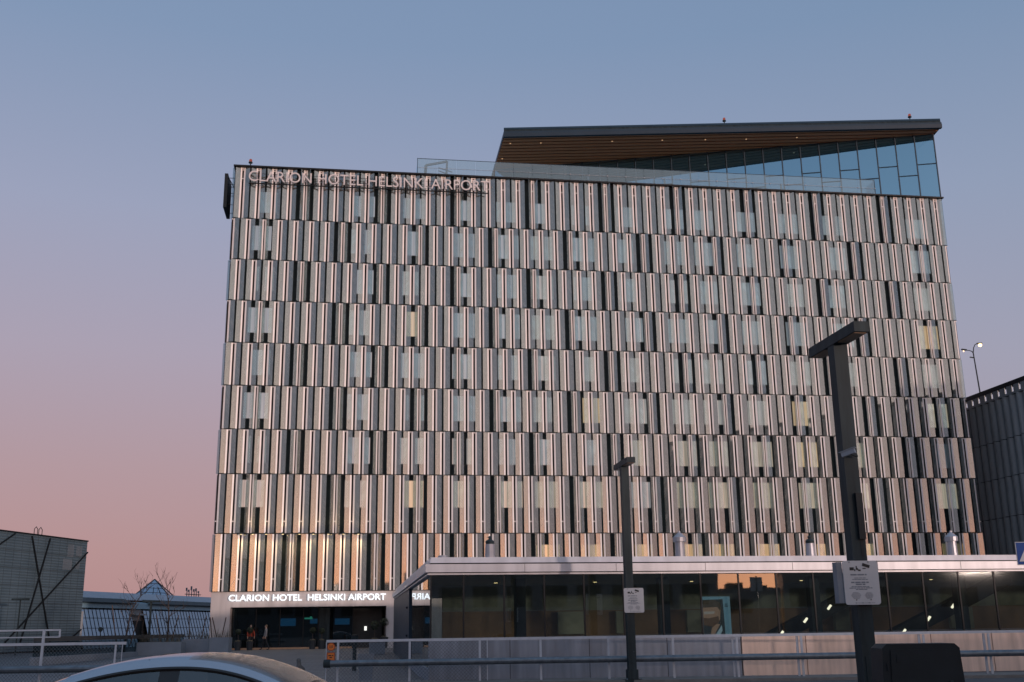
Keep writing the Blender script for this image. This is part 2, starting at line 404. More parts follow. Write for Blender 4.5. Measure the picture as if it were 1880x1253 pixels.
# ------------------------------------------------------------------ world, sun, camera
SUN_AZ, SUN_EL = 140.5, 3.0
def build_world():
    w = bpy.data.worlds.new('World'); scene.world = w; w.use_nodes = True
    nt = w.node_tree; nt.nodes.clear(); L = nt.links.new
    out = N(nt, 'ShaderNodeOutputWorld')
    sky = N(nt, 'ShaderNodeTexSky'); sky.sky_type = 'NISHITA'; sky.sun_disc = False
    sky.sun_elevation = R(SUN_EL); sky.sun_rotation = R(SUN_AZ)
    b1 = N(nt, 'ShaderNodeBackground'); b1.inputs[1].default_value = NISH; L(sky.outputs[0], b1.inputs[0])
    tc = N(nt, 'ShaderNodeTexCoord'); sep = N(nt, 'ShaderNodeSeparateXYZ'); L(tc.outputs['Generated'], sep.inputs[0])
    def ramp(stops):
        r = N(nt, 'ShaderNodeValToRGB'); cr = r.color_ramp; cr.interpolation = 'EASE' if False else 'LINEAR'
        while len(cr.elements) > 1: cr.elements.remove(cr.elements[-1])
        cr.elements[0].position = stops[0][0]; cr.elements[0].color = rgba(stops[0][1])
        for p, c in stops[1:]:
            e = cr.elements.new(p); e.color = rgba(c)
        L(sep.outputs[2], r.inputs[0]); return r
    anti = ramp(ANTI); side = ramp(SIDE); glow = ramp(GLOW)
    # horizontal direction towards the sunset
    hv = N(nt, 'ShaderNodeVectorMath', operation='MULTIPLY'); hv.inputs[1].default_value = (1, 1, 0); L(tc.outputs['Generated'], hv.inputs[0])
    hn = N(nt, 'ShaderNodeVectorMath', operation='NORMALIZE'); L(hv.outputs[0], hn.inputs[0])
    dt = N(nt, 'ShaderNodeVectorMath', operation='DOT_PRODUCT'); dt.inputs[1].default_value = (math.sin(R(SUN_AZ)), math.cos(R(SUN_AZ)), 0)
    L(hn.outputs[0], dt.inputs[0])
    def mr(a, b):
        m = N(nt, 'ShaderNodeMapRange', interpolation_type='SMOOTHSTEP'); m.inputs['From Min'].default_value = a; m.inputs['From Max'].default_value = b
        L(dt.outputs['Value'], m.inputs['Value']); return m
    f1 = mr(-1.0, -.15)       # pink belt to side sky
    f2 = mr(.32, 1.0)         # side sky to sunset glow
    m1 = N(nt, 'ShaderNodeMix', data_type='RGBA'); L(f1.outputs[0], m1.inputs['Factor']); L(anti.outputs[0], m1.inputs['A']); L(side.outputs[0], m1.inputs['B'])
    m2 = N(nt, 'ShaderNodeMix', data_type='RGBA'); L(f2.outputs[0], m2.inputs['Factor']); L(m1.outputs['Result'], m2.inputs['A']); L(glow.outputs[0], m2.inputs['B'])
    b2 = N(nt, 'ShaderNodeBackground'); b2.inputs[1].default_value = 1.0; L(m2.outputs['Result'], b2.inputs[0])
    ad = N(nt, 'ShaderNodeAddShader'); L(b1.outputs[0], ad.inputs[0]); L(b2.outputs[0], ad.inputs[1])
    L(ad.outputs[0], out.inputs[0])
NISH = .01
ANTI = [(0.0, (.42, .24, .25)), (.07, (.44, .262, .28)), (.14, (.425, .29, .33)), (.24, (.39, .335, .425)), (.36, (.32, .348, .485)), (.50, (.215, .298, .455)), (.62, (.18, .27, .43)), (.75, (.26, .40, .60)), (1, (.32, .46, .66))]
SIDE = [(0.0, (.35, .29, .32)), (.10, (.345, .32, .39)), (.22, (.325, .34, .445)), (.36, (.262, .325, .458)), (.50, (.185, .275, .425)), (.62, (.17, .26, .42)), (.75, (.26, .40, .60)), (1, (.32, .46, .66))]
GLOW = [(0.0, (2.6, 1.0, .45)), (.05, (2.25, 1.0, .64)), (.10, (1.48, .90, .76)), (.18, (1.16, .89, .84)), (.28, (.92, .82, .83)), (.40, (.66, .64, .70)), (.60, (.24, .32, .44)), (.75, (.26, .40, .60)), (1, (.32, .46, .66))]
build_world()
sd = bpy.data.lights.new('sunset_sun', 'SUN'); sd.energy = 1.75; sd.angle = R(2); sd.color = (1.0, .76, .67)
so = bpy.data.objects.new('sunset_sun', sd); COL.objects.link(so)
az, el = R(SUN_AZ), R(SUN_EL)
dirv = Vector((math.sin(az)*math.cos(el), math.cos(az)*math.cos(el), math.sin(el)))
so.rotation_euler = dirv.to_track_quat('Z', 'Y').to_euler()
so.location = (40, -60, 60)

cd = bpy.data.cameras.new('camera'); cam = bpy.data.objects.new('camera', cd); COL.objects.link(cam)
cam.matrix_world = Matrix.Translation(O) @ Matrix.Rotation(math.pi/2+PITCH, 4, 'X') @ Matrix.Rotation(ROLL, 4, 'Z')
cd.sensor_fit = 'HORIZONTAL'; cd.sensor_width = 36; cd.lens = 36*FPX/1880; cd.clip_end = 3000; cd.clip_start = .1
scene.camera = cam
vs = scene.view_settings; vs.view_transform = 'Standard'; vs.look = 'None'; vs.exposure = 0; vs.gamma = 1
scene.display_settings.display_device = 'sRGB'

# ------------------------------------------------------------------ ground
def ground_z(Y):
    pts = [(-400, 0), (20, 0), (36, -.2), (46, -.2), (77, .3), (900, .3)]
    for (a, za), (b, zb) in zip(pts, pts[1:]):
        if Y <= b: return za+(zb-za)*(Y-a)/(b-a)
    return .3
g = MB()
ys = [-400, -100, 0, 20, 28, 36, 46, 56, 66, 77, 120, 250, 900]
for a, b in zip(ys, ys[1:]):
    for xa, xb in ((-500, -60), (-60, 60), (60, 500)):
        g.face([(xa, a, ground_z(a)), (xb, a, ground_z(a)), (xb, b, ground_z(b)), (xa, b, ground_z(b))])
tag(g.build('road', 'asphalt', weld=True), kind='structure')
g = MB()
for a, b in zip([39, 46, 56, 66, 77], [46, 56, 66, 77, 81.2]):
    xs = lambda y: (-42, -2.4-(y-39)*.147)
    g.face([(xs(a)[0], a, ground_z(a)+.006), (xs(a)[1], a, ground_z(a)+.006), (xs(b)[1], b, ground_z(b)+.006), (xs(b)[0], b, ground_z(b)+.006)])
tag(g.build('forecourt', 'pavers', weld=True), kind='structure')
k = MB(); k.box(-60, 40, 37.0, 39.0, -.24, -.10)
tag(k.build('kerb', 'kerb_stone'), kind='structure')

# ------------------------------------------------------------------ hotel
hotel = thing('hotel_building', 'tall hotel clad in rows of folded printed glass panels under a flying roof', 'hotel', W(0, 0, 0), PHI)
ZR = [37.57, 33.16, 29.75, 26.40, 23.02, 19.66, 16.30, 12.93, 8.54, 4.37]
P = 1.2333; NU = 49; SW = P*NU
HB = MB()
HB.box(0.05, SW-.05, .20, 18, 4.37, 37.50)
HB.box(13.6, SW-.3, .30, 18, 0.0, 4.36)
HB.box(0.3, 13.6, 6.0, 18, 0.0, 4.36)
HB.build('wall', 'dark_wall', hotel)
dk = MB(); dk.box(.35, SW-.1, .22, 17.9, 37.505, 37.53); dk.build('roof_bounce_deck', 'interior_pale', hotel)  # pale sheet added to bounce sky light up onto the soffit
pc = MB(); pc.box(-.12, SW+.12, -.28, .19, 37.50, 37.62); pc.box(-.12, .3, .19, 18, 37.51, 37.61)
pc.build('parapet_cap', 'dark_frame', hotel)

def panel(mbg, mbe, s, side, z0, z1, narrow, v0=0.0, tf=None):
    """one leaf of a fold: hinge beside the slot, free edge out in front"""
    hw, ex, dp = (.052, .31, .30) if narrow else (.076, .470, .178)
    ex += random.uniform(-.012, .012); dp += random.uniform(-.007, .007)
    a = Vector((s+side*hw, v0, 0)); b = Vector((s+side*(hw+ex), v0-dp, 0))
    d = (b-a); ln = d.length; d /= ln
    n = Vector((d.y, -d.x, 0)) if side > 0 else Vector((-d.y, d.x, 0))
    if n.y > 0: n = -n
    fw = .118
    def slab(mb, t0, t1, th, front, mi):
        p0 = a+d*t0+n*front; p1 = a+d*t1+n*front; q0 = p0-n*th; q1 = p1-n*th
        def V3(p, z):
            return tf(p.x, p.y, z) if tf else (p.x, p.y, z)
        L, Rr = (p0, p1) if side > 0 else (p1, p0)
        l, r = (q0, q1) if side > 0 else (q1, q0)
        tl, tr_ = (t0, t1) if side > 0 else (t1, t0)
        mb.face([V3(L, z0), V3(Rr, z0), V3(Rr, z1), V3(L, z1)], mi, [(tl, z0), (tr_, z0), (tr_, z1), (tl, z1)])
        mb.face([V3(r, z0), V3(l, z0), V3(l, z1), V3(r, z1)], mi, [(tr_, z0), (tl, z0), (tl, z1), (tr_, z1)])
        mb.face([V3(L, z1), V3(Rr, z1), V3(r, z1), V3(l, z1)], mi); mb.face([V3(l, z0), V3(r, z0), V3(Rr, z0), V3(L, z0)], mi)
        mb.face([V3(l, z0), V3(L, z0), V3(L, z1), V3(l, z1)], mi); mb.face([V3(Rr, z0), V3(r, z0), V3(r, z1), V3(Rr, z1)], mi)
    slab(mbg, fw+.004, ln, .022, 0, 0)
    slab(mbe, 0, fw, .035, .016, 0)
units = []
for row in range(9):
    z1, z0 = ZR[row]-.035, ZR[row+1]+.035
    if row == 0: z1 = ZR[0]-.10
    A = row % 2 == 0
    for k in (range(NU) if A else range(NU+1)):
        s = (k+.5)*P if A else k*P
        narrow = (k % 5 == 4) if A else (k % 5 == 2)
        sides = (-1, 1)
        if not A and k == 0: sides = (1,)
        if not A and k == NU: sides = (-1,)
        units.append((row, k, s, narrow, sides, z0, z1))
units.sort(key=lambda u: -u[0])
rest_g, rest_e = MB(), MB()
for i, (row, k, s, narrow, sides, z0, z1) in enumerate(units):
    single = i < 99
    mg, me_ = (MB(), MB()) if single else (rest_g, rest_e)
    for sd_ in sides: panel(mg, me_, s, sd_, z0, z1, narrow)
    # clamps across the slot
    zs = [z0+.86] if row >= 7 else ([z1-.18, z1-.92] if row == 0 else [])
    for zc in zs: me_.box(s-.055, s+.055, -.012, .02, zc-.035, zc+.035)
    if row not in (7, 8): me_.box(s-.05, s+.05, -.008, .02, z1-.07, z1)
    if single:
        o = mg.build('cladding_panel', 'printed_glass', hotel); me_.build('edge_profile', 'aluminium', o)
o = rest_g.build('cladding_panel', 'printed_glass', hotel); tag(o, kind='stuff')
e = rest_e.build('edge_profile', 'aluminium', o); tag(e, kind='stuff')
# reddish channel behind every slot, one strip mesh per storey
for row in range(9):
    mb = MB()
    for (r_, k, s, narrow, sides, z0, z1) in units:
        if r_ == row: mb.box(s-.085, s+.085, .165, .19, z0, z1)
    mb.build('slot_channel', 'slot_dark', hotel)
    fl = MB(); fl.box(-.03, SW+.03, -.02, .19, ZR[row+1]-.03, ZR[row+1]+.03) if row < 8 else fl.box(-.05, SW+.05, -.22, .19, 4.37, 4.40)
    fl.build('storey_joint', 'dark_frame', hotel)

# windows behind the screen
WC = [2.0, 8.28, 11.6, 14.85, 17.78, 20.05, 22.9, 26.0, 29.2, 31.3, 34.3, 37.4, 40.7, 46.9]
wins = []
for row in range(8, -1, -1):
    zt, zb = ZR[row], ZR[row+1]
    if row == 0: a, b = zt-2.03, zb+.62
    elif row == 8: a, b = zt-.85, zb+.5
    elif row == 7: a, b = zt-.42, zb+1.95
    else: a, b = zt-.50, zb+.86
    for c in WC:
        if row == 8 and c < 19: continue
        wins.append((row, c, b, a))
wr = MB(); wrp = MB(); wrc = []
rnd = random.Random(3)
for i, (row, c, z0, z1) in enumerate(wins):
    s0, s1 = (c-.74)*P, (c+.74)*P
    q = rnd.random()
    if row == 8: cm = 'curtain_lit'
    elif row == 7: cm = 'curtain_cream' if c > 10 else 'curtain_grey'
    elif row == 6: cm = 'curtain_cream' if c > 20 else 'curtain_grey'
    elif row in (5, 4): cm = 'curtain_grey' if c > 18 else 'curtain_blue'
    else: cm = 'curtain_grey' if q < .35 else 'curtain_blue'
    if row in (7, 5) and c > 46: cm = 'curtain_bright'
    elif row < 8 and q > .86: cm = 'curtain_blue'
    elif 2 < row < 8 and q < .07: cm = 'curtain_lit'
    gap = rnd.random()
    f = MB()
    f.box(s0-.06, s1+.06, .15, .195, z0-.06, z0); f.box(s0-.06, s1+.06, .15, .195, z1, z1+.06)
    f.box(s0-.06, s0, .15, .195, z0, z1); f.box(s1, s1+.06, .15, .195, z0, z1)
    p = MB()
    # drawn curtains leave a dark strip of room open in some windows
    if gap < .5 and row != 8:
        w = (s1-s0)*rnd.uniform(.15, .30); x = rnd.choice([s0, s1-w, (s0+s1)/2-w/2])
        for xa, xb, mi in ((s0, x, 0), (x, x+w, 1), (x+w, s1, 0)):
            if xb-xa > .01: p.face([(xa, .17, z0), (xb, .17, z0), (xb, .17, z1), (xa, .17, z1)], mi)
    else: p.face([(s0, .17, z0), (s1, .17, z0), (s1, .17, z1), (s0, .17, z1)])
    if i < 99:
        o = f.build('window', 'dark_frame', hotel); p.build('curtained_pane', [cm, 'dark_wall'], o)
    else:
        wr.f += [tuple(j+len(wr.v) for j in ff) for ff in f.f]; wr.v += f.v; wr.m += f.m; wr.uv += f.uv; wr.sm += f.sm
        wrp.f += [tuple(j+len(wrp.v) for j in ff) for ff in p.f]; wrp.v += p.v; wrp.m += p.m; wrp.uv += p.uv; wrp.sm += p.sm
o = wr.build('window', 'dark_frame', hotel); tag(o, kind='stuff')
o2 = wrp.build('curtained_pane', ['curtain_blue', 'dark_wall'], o); tag(o2, kind='stuff')

# side facades: the first folds round each corner stick out past the front
for nm, base, sg in (('side_cladding', 0.0, -1), ('side_cladding', SW, 1)):
    mg, me_ = MB(), MB()
    for row in range(9):
        z1, z0 = ZR[row]-.035, ZR[row+1]+.035
        A = row % 2 == 0
        for k in range(2):
            t = (k+.5)*P if A else (k+1)*P
            panel(mg, me_, t, -1, z0, z1, False, 0.0, tf=lambda x, y, z, b=base, q=sg: (b-q*y+q*.02, x+.12, z))
            panel(mg, me_, t, 1, z0, z1, False, 0.0, tf=lambda x, y, z, b=base, q=sg: (b-q*y+q*.02, x+.12, z))
    if sg < 0:
        for q_ in (mg, me_): q_.f = [f_[::-1] for f_ in q_.f]
    o = mg.build(nm, 'corner_glass', hotel); me_.build('edge_profile', 'aluminium', o)

# entrance frame and lobby
en = MB()
en.box(0.0, 1.38, -.10, 6, 0.0, 4.36); en.box(1.38, 12.55, -.10, .50, 3.28, 4.36); en.box(12.55, 13.35, -.10, 6, 0.0, 4.36)
en.box(13.35, SW, -.02, .29, 0.0, 4.355)
en.build('entrance_frame', 'beige_concrete', hotel)
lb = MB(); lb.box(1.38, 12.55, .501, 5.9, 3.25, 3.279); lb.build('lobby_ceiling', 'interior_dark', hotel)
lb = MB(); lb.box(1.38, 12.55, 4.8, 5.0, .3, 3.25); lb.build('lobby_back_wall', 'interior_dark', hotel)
lb = MB(); lb.box(1.38, 12.55, .0, 5.9, 0.1, .305); lb.build('lobby_floor', 'interior_wood', hotel)
gl = [1.45, 3.12, 4.84, 6.53, 7.64]
for a, b in zip(gl, gl[1:]):
    mb = MB(); mb.box(a+.04, b-.04, 1.29, 1.31, .31, 3.24); mb.build('lobby_pane', 'lobby_glass', hotel)
mb = MB(); mb.box(8.71, 10.15, 1.29, 1.31, .31, 3.24); mb.build('lobby_pane', 'lobby_glass', hotel)
for a in gl+[10.15]:
    mb = MB(); mb.box(a-.038, a+.038, 1.26, 1.34, .306, 3.245); mb.build('mullion', 'dark_frame', hotel)
mb = MB(); mb.box(1.45, 10.1, 1.21, 1.255, .307, .43); mb.build('kick_plate', 'kick_warm_lit', hotel)  # warm-lit strip under the panes, its glow put into the colour
mb = MB(); mb.box(7.68, 8.45, 1.2, 1.5, .306, 3.246); mb.build('entrance_column', 'graphite_paint', hotel)
mb = MB(); mb.box(10.19, 12.3, 1.9, 1.95, .31, 3.2); mb.build('entrance_door', 'interior_dark', hotel)
mb = MB(); mb.box(11.0, 11.18, 1.86, 1.90, 1.55, 1.85); mb.build('door_panel_light', 'screen_white', hotel)
for a, b, z0, z1 in ((4.75, 5.9, 1.95, 2.5), (6.95, 7.5, 2.1, 2.45), (8.8, 9.9, 2.0, 2.45)):
    mb = MB(); mb.box(a, b, 3.0, 3.05, z0, z1); mb.build('wall_screen', 'screen_blue', hotel)
mb = MB(); mb.box(6.55, 7.15, 2.6, 2.64, 2.42, 2.54); mb.box(6.95, 7.1, 2.6, 2.64, 2.54, 2.62); mb.build('exit_sign_light', 'exit_green', hotel)

# slot spots along the joint above the entrance
for s in (1.9, 2.75, 3.7, 4.9, 6.1, 7.1, 8.2, 9.3, 10.4):
    mb = MB(); mb.box(s-.09, s+.09, -.42, -.25, 8.46, 8.60); o = mb.build('spotlight', 'graphite_paint', hotel)
    mb = MB(); mb.box(s-.07, s+.07, -.40, -.27, 8.452, 8.459); mb.build('lens', 'downlight', o)
    for dz, pw, up in ((-.05, 13, 0), (.08, 4, 1)):
        ld = bpy.data.lights.new('spot_lamp', 'SPOT'); ld.energy = pw*8; ld.color = (1, .68, .33); ld.spot_size = R(120); ld.spot_blend = 1; ld.shadow_soft_size = .06
        lo = bpy.data.objects.new('spot_lamp', ld); COL.objects.link(lo); lo.parent = hotel
        lo.location = (s, -.62, 8.53+dz*2); lo.rotation_euler = (R(12), 0, 0) if not up else (R(168), 0, 0)

# ---- sky bar on the roof
ZS = 43.9
GR, GL_ = Vector((60.62, .30)), Vector((22.6, 12.45))       # glass line in plan
def gpt(t): return GR+(GL_-GR)*t
sb = MB(); sb.prism([(59.9, 2.0), (59.9, 16), (24.6, 16), (24.6, 13.6)], 37.5, ZS-.02)
sb.build('sky_bar_core', 'interior_dark', hotel)
gn = (GL_-GR).normalized(); gnn = Vector((gn.y, -gn.x)); gnn = gnn if gnn.y < 0 else -gnn
gm = MB()
glen = (GL_-GR).length
nb = 24; bw = glen/nb
for i in range(nb):
    a, b = gpt(i/nb), gpt((i+1)/nb)
    m_ = MB(); m_.face([(b.x, b.y, 37.5), (a.x, a.y, 37.5), (a.x, a.y, ZS), (b.x, b.y, ZS)])
    m_.build('glass_pane', 'sky_glass', hotel)
    m_ = MB(); q = a+gnn*.03; m_.bar((q.x, q.y, 37.5), (q.x, q.y, ZS), .09, .07)
    hz = 41.05 if i % 2 == 0 else 40.05
    a2, b2 = a+gnn*.025, b+gnn*.025
    m_.bar((a2.x, a2.y, hz), (b2.x, b2.y, hz), .05, .07)
    m_.build('mullion', 'roof_metal', hotel)
m_ = MB(); m_.face([(60.62, .3, 37.5), (60.62, 16, 37.5), (60.62, 16, ZS), (60.62, .3, ZS)]); m_.build('glass_pane', 'sky_glass', hotel)
a, b = gpt(.525)+gnn*.12, gpt(.575)+gnn*.12
m_ = MB(); m_.bar((a.x, a.y, 37.5), (a.x, a.y, 39.75), .28, .2); m_.bar((b.x, b.y, 37.5), (b.x, b.y, 39.75), .28, .2); m_.bar((a.x, a.y, 39.85), (b.x, b.y, 39.85), .25, .25); o = m_.build('terrace_door_frame', 'planter_grey', hotel)
c = a.lerp(b, .62); m_ = MB(); m_.bar((c.x, c.y, 37.5), (c.x, c.y, 39.6), .75, .05); m_.build('door_leaf', 'sign_white', o)
c = a.lerp(b, .5)+gnn*.15; m_ = MB(); m_.bar((c.x-.3, c.y, 39.93), (c.x+.3, c.y, 39.93), .06, .05); m_.build('door_lamp', 'downlight', o)
# flying roof: soffit boards, layered fascia
EL_, ER = Vector((22.45, 5.25)), Vector((60.75, -1.05))
rf = MB(); rf.prism([(EL_.x, EL_.y), (ER.x, ER.y), (61.05, 1.2), (61.05, 18), (22.6, 18)], ZS+.10, ZS+.5)
roof = rf.build('roof', 'roof_metal', hotel)
d2 = (ER-EL_).normalized(); n2 = Vector((d2.y, -d2.x))
def edge_band(o0, o1, z0, z1, z0b, inset):
    mb = MB(); a = EL_+n2*o0-d2*0.0; b = ER+n2*o0; a2 = EL_-n2*inset; b2 = ER-n2*inset
    c, e_ = EL_+n2*o1, ER+n2*o1
    mb.face([(a.x, a.y, z0), (b.x, b.y, z0), (e_.x, e_.y, z1), (c.x, c.y, z1)])
    mb.face([(a2.x, a2.y, z0), (b2.x, b2.y, z0), (b.x, b.y, z0), (a.x, a.y, z0)])
    mb.face([(c.x, c.y, z1), (e_.x, e_.y, z1), (b2.x, b2.y, z1), (a2.x, a2.y, z1)])
    mb.face([(a2.x, a2.y, z0), (a.x, a.y, z0), (c.x, c.y, z1), (a2.x, a2.y, z1)]); mb.face([(b.x, b.y, z0), (b2.x, b2.y, z0), (b2.x, b2.y, z1), (e_.x, e_.y, z1)])
    return mb
edge_band(.02, .06, ZS-.02, ZS+.30, 0, .3).build('fascia', 'roof_metal', roof)
edge_band(-.06, -.22, ZS+.305, ZS+.78, 0, .6).build('gutter_band', 'graphite_paint', roof)
edge_band(-.20, -.24, ZS+.785, ZS+.98, 0, .7).build('roof_edge', 'roof_metal', roof)
# soffit boards run along the eave, dark joint between
nbd = 22; bd = .66
bs = MB()
for i in range(nbd):
    a = EL_-n2*(i*bd+.02); b = ER-n2*(i*bd+.02); a3 = EL_-n2*((i+1)*bd-.17); b3 = ER-n2*((i+1)*bd-.17)
    # trim to the left edge s = 22.5 and right edge s = 61
    def at_s(p, s): t = (s-p.x)/d2.x; return p+d2*t
    L0, R0, L1, R1 = at_s(a, 22.5), at_s(a, 60.7), at_s(a3, 22.5), at_s(a3, 60.7)
    bs.face([(L0.x, L0.y, ZS), (L1.x, L1.y, ZS), (R1.x, R1.y, ZS), (R0.x, R0.y, ZS)])
    bs.face([(L1.x, L1.y, ZS), (L1.x, L1.y, ZS+.06), (R1.x, R1.y, ZS+.06), (R1.x, R1.y, ZS)])
    bs.face([(R0.x, R0.y, ZS), (R0.x, R0.y, ZS+.06), (L0.x, L0.y, ZS+.06), (L0.x, L0.y, ZS)])
bs.build('soffit_boards', 'soffit_wood', roof)
bk = MB(); bk.prism([(22.55, 5.4), (60.7, -.9), (60.95, 1.3), (60.95, 17.9), (22.65, 17.9)], ZS+.061, ZS+.095); bk.build('soffit_backing', 'dark_wall', roof)
for px, py in ((937, 264), (993, 263), (1124, 260), (1216, 258), (1295, 257), (1370, 256), (1463, 253), (922, 292)):
    d = ray(px, py); q = O+d*((ZS-.012-EYE)/d.z); l = ((q-C0).dot(U), (q-C0).dot(V))
    mb = MB(); mb.lathe((l[0], l[1], ZS-.012), [(.001, -.01), (.07, -.008), (.07, .011)], 10); mb.build('downlight', 'lamp_dim', roof)
# red obstruction lights
def beacon(s, v, z, par):
    mb = MB(); mb.lathe((s, v, z), [(.10, 0), (.10, .05), (.045, .06), (.045, .30), (.16, .31), (.16, .40), (.05, .42)], 10); o = mb.build('obstruction_light', 'graphite_paint', par)
    mb = MB(); mb.lathe((s, v, z+.42), [(.11, 0), (.13, .12), (.09, .22), (.01, .25)], 10); mb.build('lens', 'red_beacon', o)
beacon(1.15, .05, 37.62, hotel)
for px in (1330, 1671):
    d = ray(px, 228 if px == 1330 else 223)
    # on the roof edge line
    a = EL_-n2*.5; t = None
    # intersect plan ray with edge line
    dl = Vector((d.dot(U), d.dot(V))); cl = Vector(((O-C0).dot(U), (O-C0).dot(V)))
    det = dl.x*(-d2.y)+dl.y*d2.x
    w_ = a-cl; tt = (w_.x*(-d2.y)+w_.y*d2.x)/det
    q = cl+dl*tt
    beacon(q.x, q.y, ZS+.96, roof)

# balustrade on the roof edge
bal = thing('roof_balustrade', 'long frameless glass balustrade with thin wire along the hotel roof edge', 'balustrade', W(0, 0, 0), PHI)
BS0, BS1, BV = 14.56, 54.6, .5
nb2 = 25; w2 = (BS1-BS0)/nb2
for i in range(nb2):
    a = BS0+i*w2
    mb = MB(); mb.box(a+.012, a+w2-.012, BV-.01, BV+.01, 37.55, 39.22)
    mb.build('glass_pane', 'balustrade_glass', bal)
mb = MB(); mb.box(BS0, BS1, BV-.02, BV+.02, 39.221, 39.26); mb.build('top_rail', 'roof_metal', bal)
mb = MB(); mb.bar((BS0, BV-.05, 38.42), (BS1, BV-.05, 38.42), .018); mb.build('wire', 'sign_edge', bal)
for i in range(8, nb2+1):
    mb = MB(); mb.lathe((BS0+i*w2, BV-.06, 38.37), [(.02, 0), (.05, .03), (.05, .07), (.02, .1)], 8); mb.build('clamp', 'sign_white', bal)
mb = MB(); mb.box(BS0-.04, BS0, BV-.03, BV+.03, 37.5, 39.27); mb.box(BS1, BS1+.04, BV-.03, BV+.03, 37.5, 39.27); mb.build('end_post', 'roof_metal', bal)
mb = MB(); mb.box(BS1+.005, BS1+.025, BV+.04, 2.0, 37.55, 39.22); mb.build('glass_pane', 'balustrade_glass', bal)
mb = MB(); mb.box(BS0+.005, BS0+.025, BV+.04, 11, 37.55, 39.22); mb.build('glass_pane', 'balustrade_glass', bal)
for q in (29.1, 35.8, 46.3):
    mb = MB(); mb.box(q-.06, q+.06, 1.2, 1.32, 37.5, 38.75); mb.build('inner_post', 'planter_grey', bal)

# facade-cleaning cradle frame
gan = thing('maintenance_cradle', 'steel maintenance frame with a slatted box behind the roof railing', 'cradle', W(0, 0, 0), PHI)
mb = MB()
def rp(px, py, v):
    d = ray(px, py); t = ((C0+V*v-O).dot(V))/d.dot(V); q = O+d*t-C0; return (q.dot(U), v, q.z)
p1, p2, p3, p4 = rp(781, 318, 2.5), rp(782, 304, 2.5), rp(821, 297, 2.5), rp(816, 321, 2.5)
z0 = 37.5
mb.bar((p1[0]-.1, 2.5, z0), p2, .24, .2); mb.bar(p2, p3, .16); mb.bar(p3, (p4[0]+.1, 2.5, z0), .16); mb.bar((p3[0]-.1, 2.5, p3[2]-1.3), (p3[0]+.4, 2.5, z0), .12)
mb.build('frame', 'galvanised', gan)
mb = MB()
for i in range(7):
    zz = z0+.3+i*.22
    mb.bar((p1[0]+.2+i*.35, 2.7, zz), (p4[0]-.5-.0*i, 2.7, zz+.05+i*.05), .08, .06)
mb.prism([(p1[0]-.6, 2.6), (p4[0]-.4, 2.6), (p4[0]-.4, 3.6), (p1[0]-.6, 3.6)], z0, z0+.45); mb.build('slatted_box', 'galvanised', gan)

# ------------------------------------------------------------------ hotel signs
rs = thing('rooftop_sign', 'pale metal letters reading CLARION HOTEL HELSINKI AIRPORT standing before the top storey', 'sign', W(1.13, -.55, 36.14), PHI)
letters('CLARION HOTEL HELSINKI AIRPORT', 19.2, .88, .10, 'letter_metal', rs, lambda x, y, z: (x, -z, y), -.002, 1.0)
mb = MB(); mb.bar((0, .12, .25), (19.2, .12, .25), .03); mb.bar((0, .12, .70), (19.2, .12, .70), .03)
for i in range(17): mb.bar((.3+i*1.16, .12, .1), (.3+i*1.16, .45, .1), .025)
mb.build('support_rail', 'dark_frame', rs)
mb = MB(); mb.box(0, 19.2, .06, .20, -.16, -.11); mb.build('cable_tray', 'dark_frame', rs)
es = thing('entrance_sign', 'lit white letters reading CLARION HOTEL HELSINKI AIRPORT on the lintel above the doors', 'sign', W(1.25, -.28, 3.70), PHI)
letters('CLARION HOTEL  HELSINKI AIRPORT', 11.25, .46, .08, 'letter_lit', es, lambda x, y, z: (x, -z, y), .016, 1.0)
mb = MB(); mb.bar((.1, .09, .12), (11.1, .09, .12), .025); mb.bar((.1, .09, .34), (11.1, .09, .34), .025)
for i in range(12): mb.bar((.3+i*.95, .09, .34), (.3+i*.95, .18, .34), .02)
mb.build('support_rail', 'letter_metal', es)
bs_ = thing('blade_sign', 'dark slab sign on brackets off the top left corner of the hotel', 'sign', W(-.75, .9, 34.3), PHI)
mb = MB(); mb.box(-.16, .10, -.05, 2.6, .1, 3.0); mb.build('panel', 'black_cabinet', bs_)
mb = MB()
for zz in (.45, 1.2, 2.2, 2.75): mb.bar((.1, .3, zz), (.82, .3, zz), .04); mb.bar((.1, 2.2, zz), (.82, 2.2, zz), .04)
mb.bar((.12, .3, 2.75), (.6, .3, 1.9), .07)
mb.build('bracket', 'dark_frame', bs_)

# ------------------------------------------------------------------ glass pavilion
pv = thing('glass_pavilion', 'low long glass pavilion with a pale metal fascia in front of the hotel', 'pavilion', W(12.7, -43.2, 0), PHI)
PL = 40.0                                  # length along U
PZ = 1.22
GZ1 = 3.42
mb = MB(); mb.box(.05, PL, .30, 31, 3.45, 3.90); mb.box(.9, PL, .9, 31, 3.90, 4.03); mb.build('roof', 'anodised', pv)
def bandbox(name, o, z0, z1, mat):
    m_ = MB(); m_.box(-o, PL, -o, .29, z0, z1); m_.box(-o, .29, .291, 31.5, z0, z1); return m_.build(name, mat, pv)
bandbox('fascia', .14, 3.53, 3.81, 'anodised'); bandbox('fascia_drip', .06, 3.44, 3.50, 'anodised'); bandbox('fascia_joint', -.02, 3.501, 3.529, 'dark_frame')
bandbox('fascia_shadow_gap', -.05, 3.811, 3.86, 'dark_frame')
m_ = MB()
m_.face([(.02, .02, 3.861), (PL, .02, 3.861), (PL, .06, 4.06), (.06, .06, 4.06)]); m_.face([(.02, 31.5, 3.861), (.02, .02, 3.861), (.06, .06, 4.06), (.06, 31.5, 4.06)])
m_.face([(.06, .06, 4.06), (PL, .06, 4.06), (PL, 31, 4.06), (.06, 31, 4.06)])
m_.build('coping', 'anodised', pv)
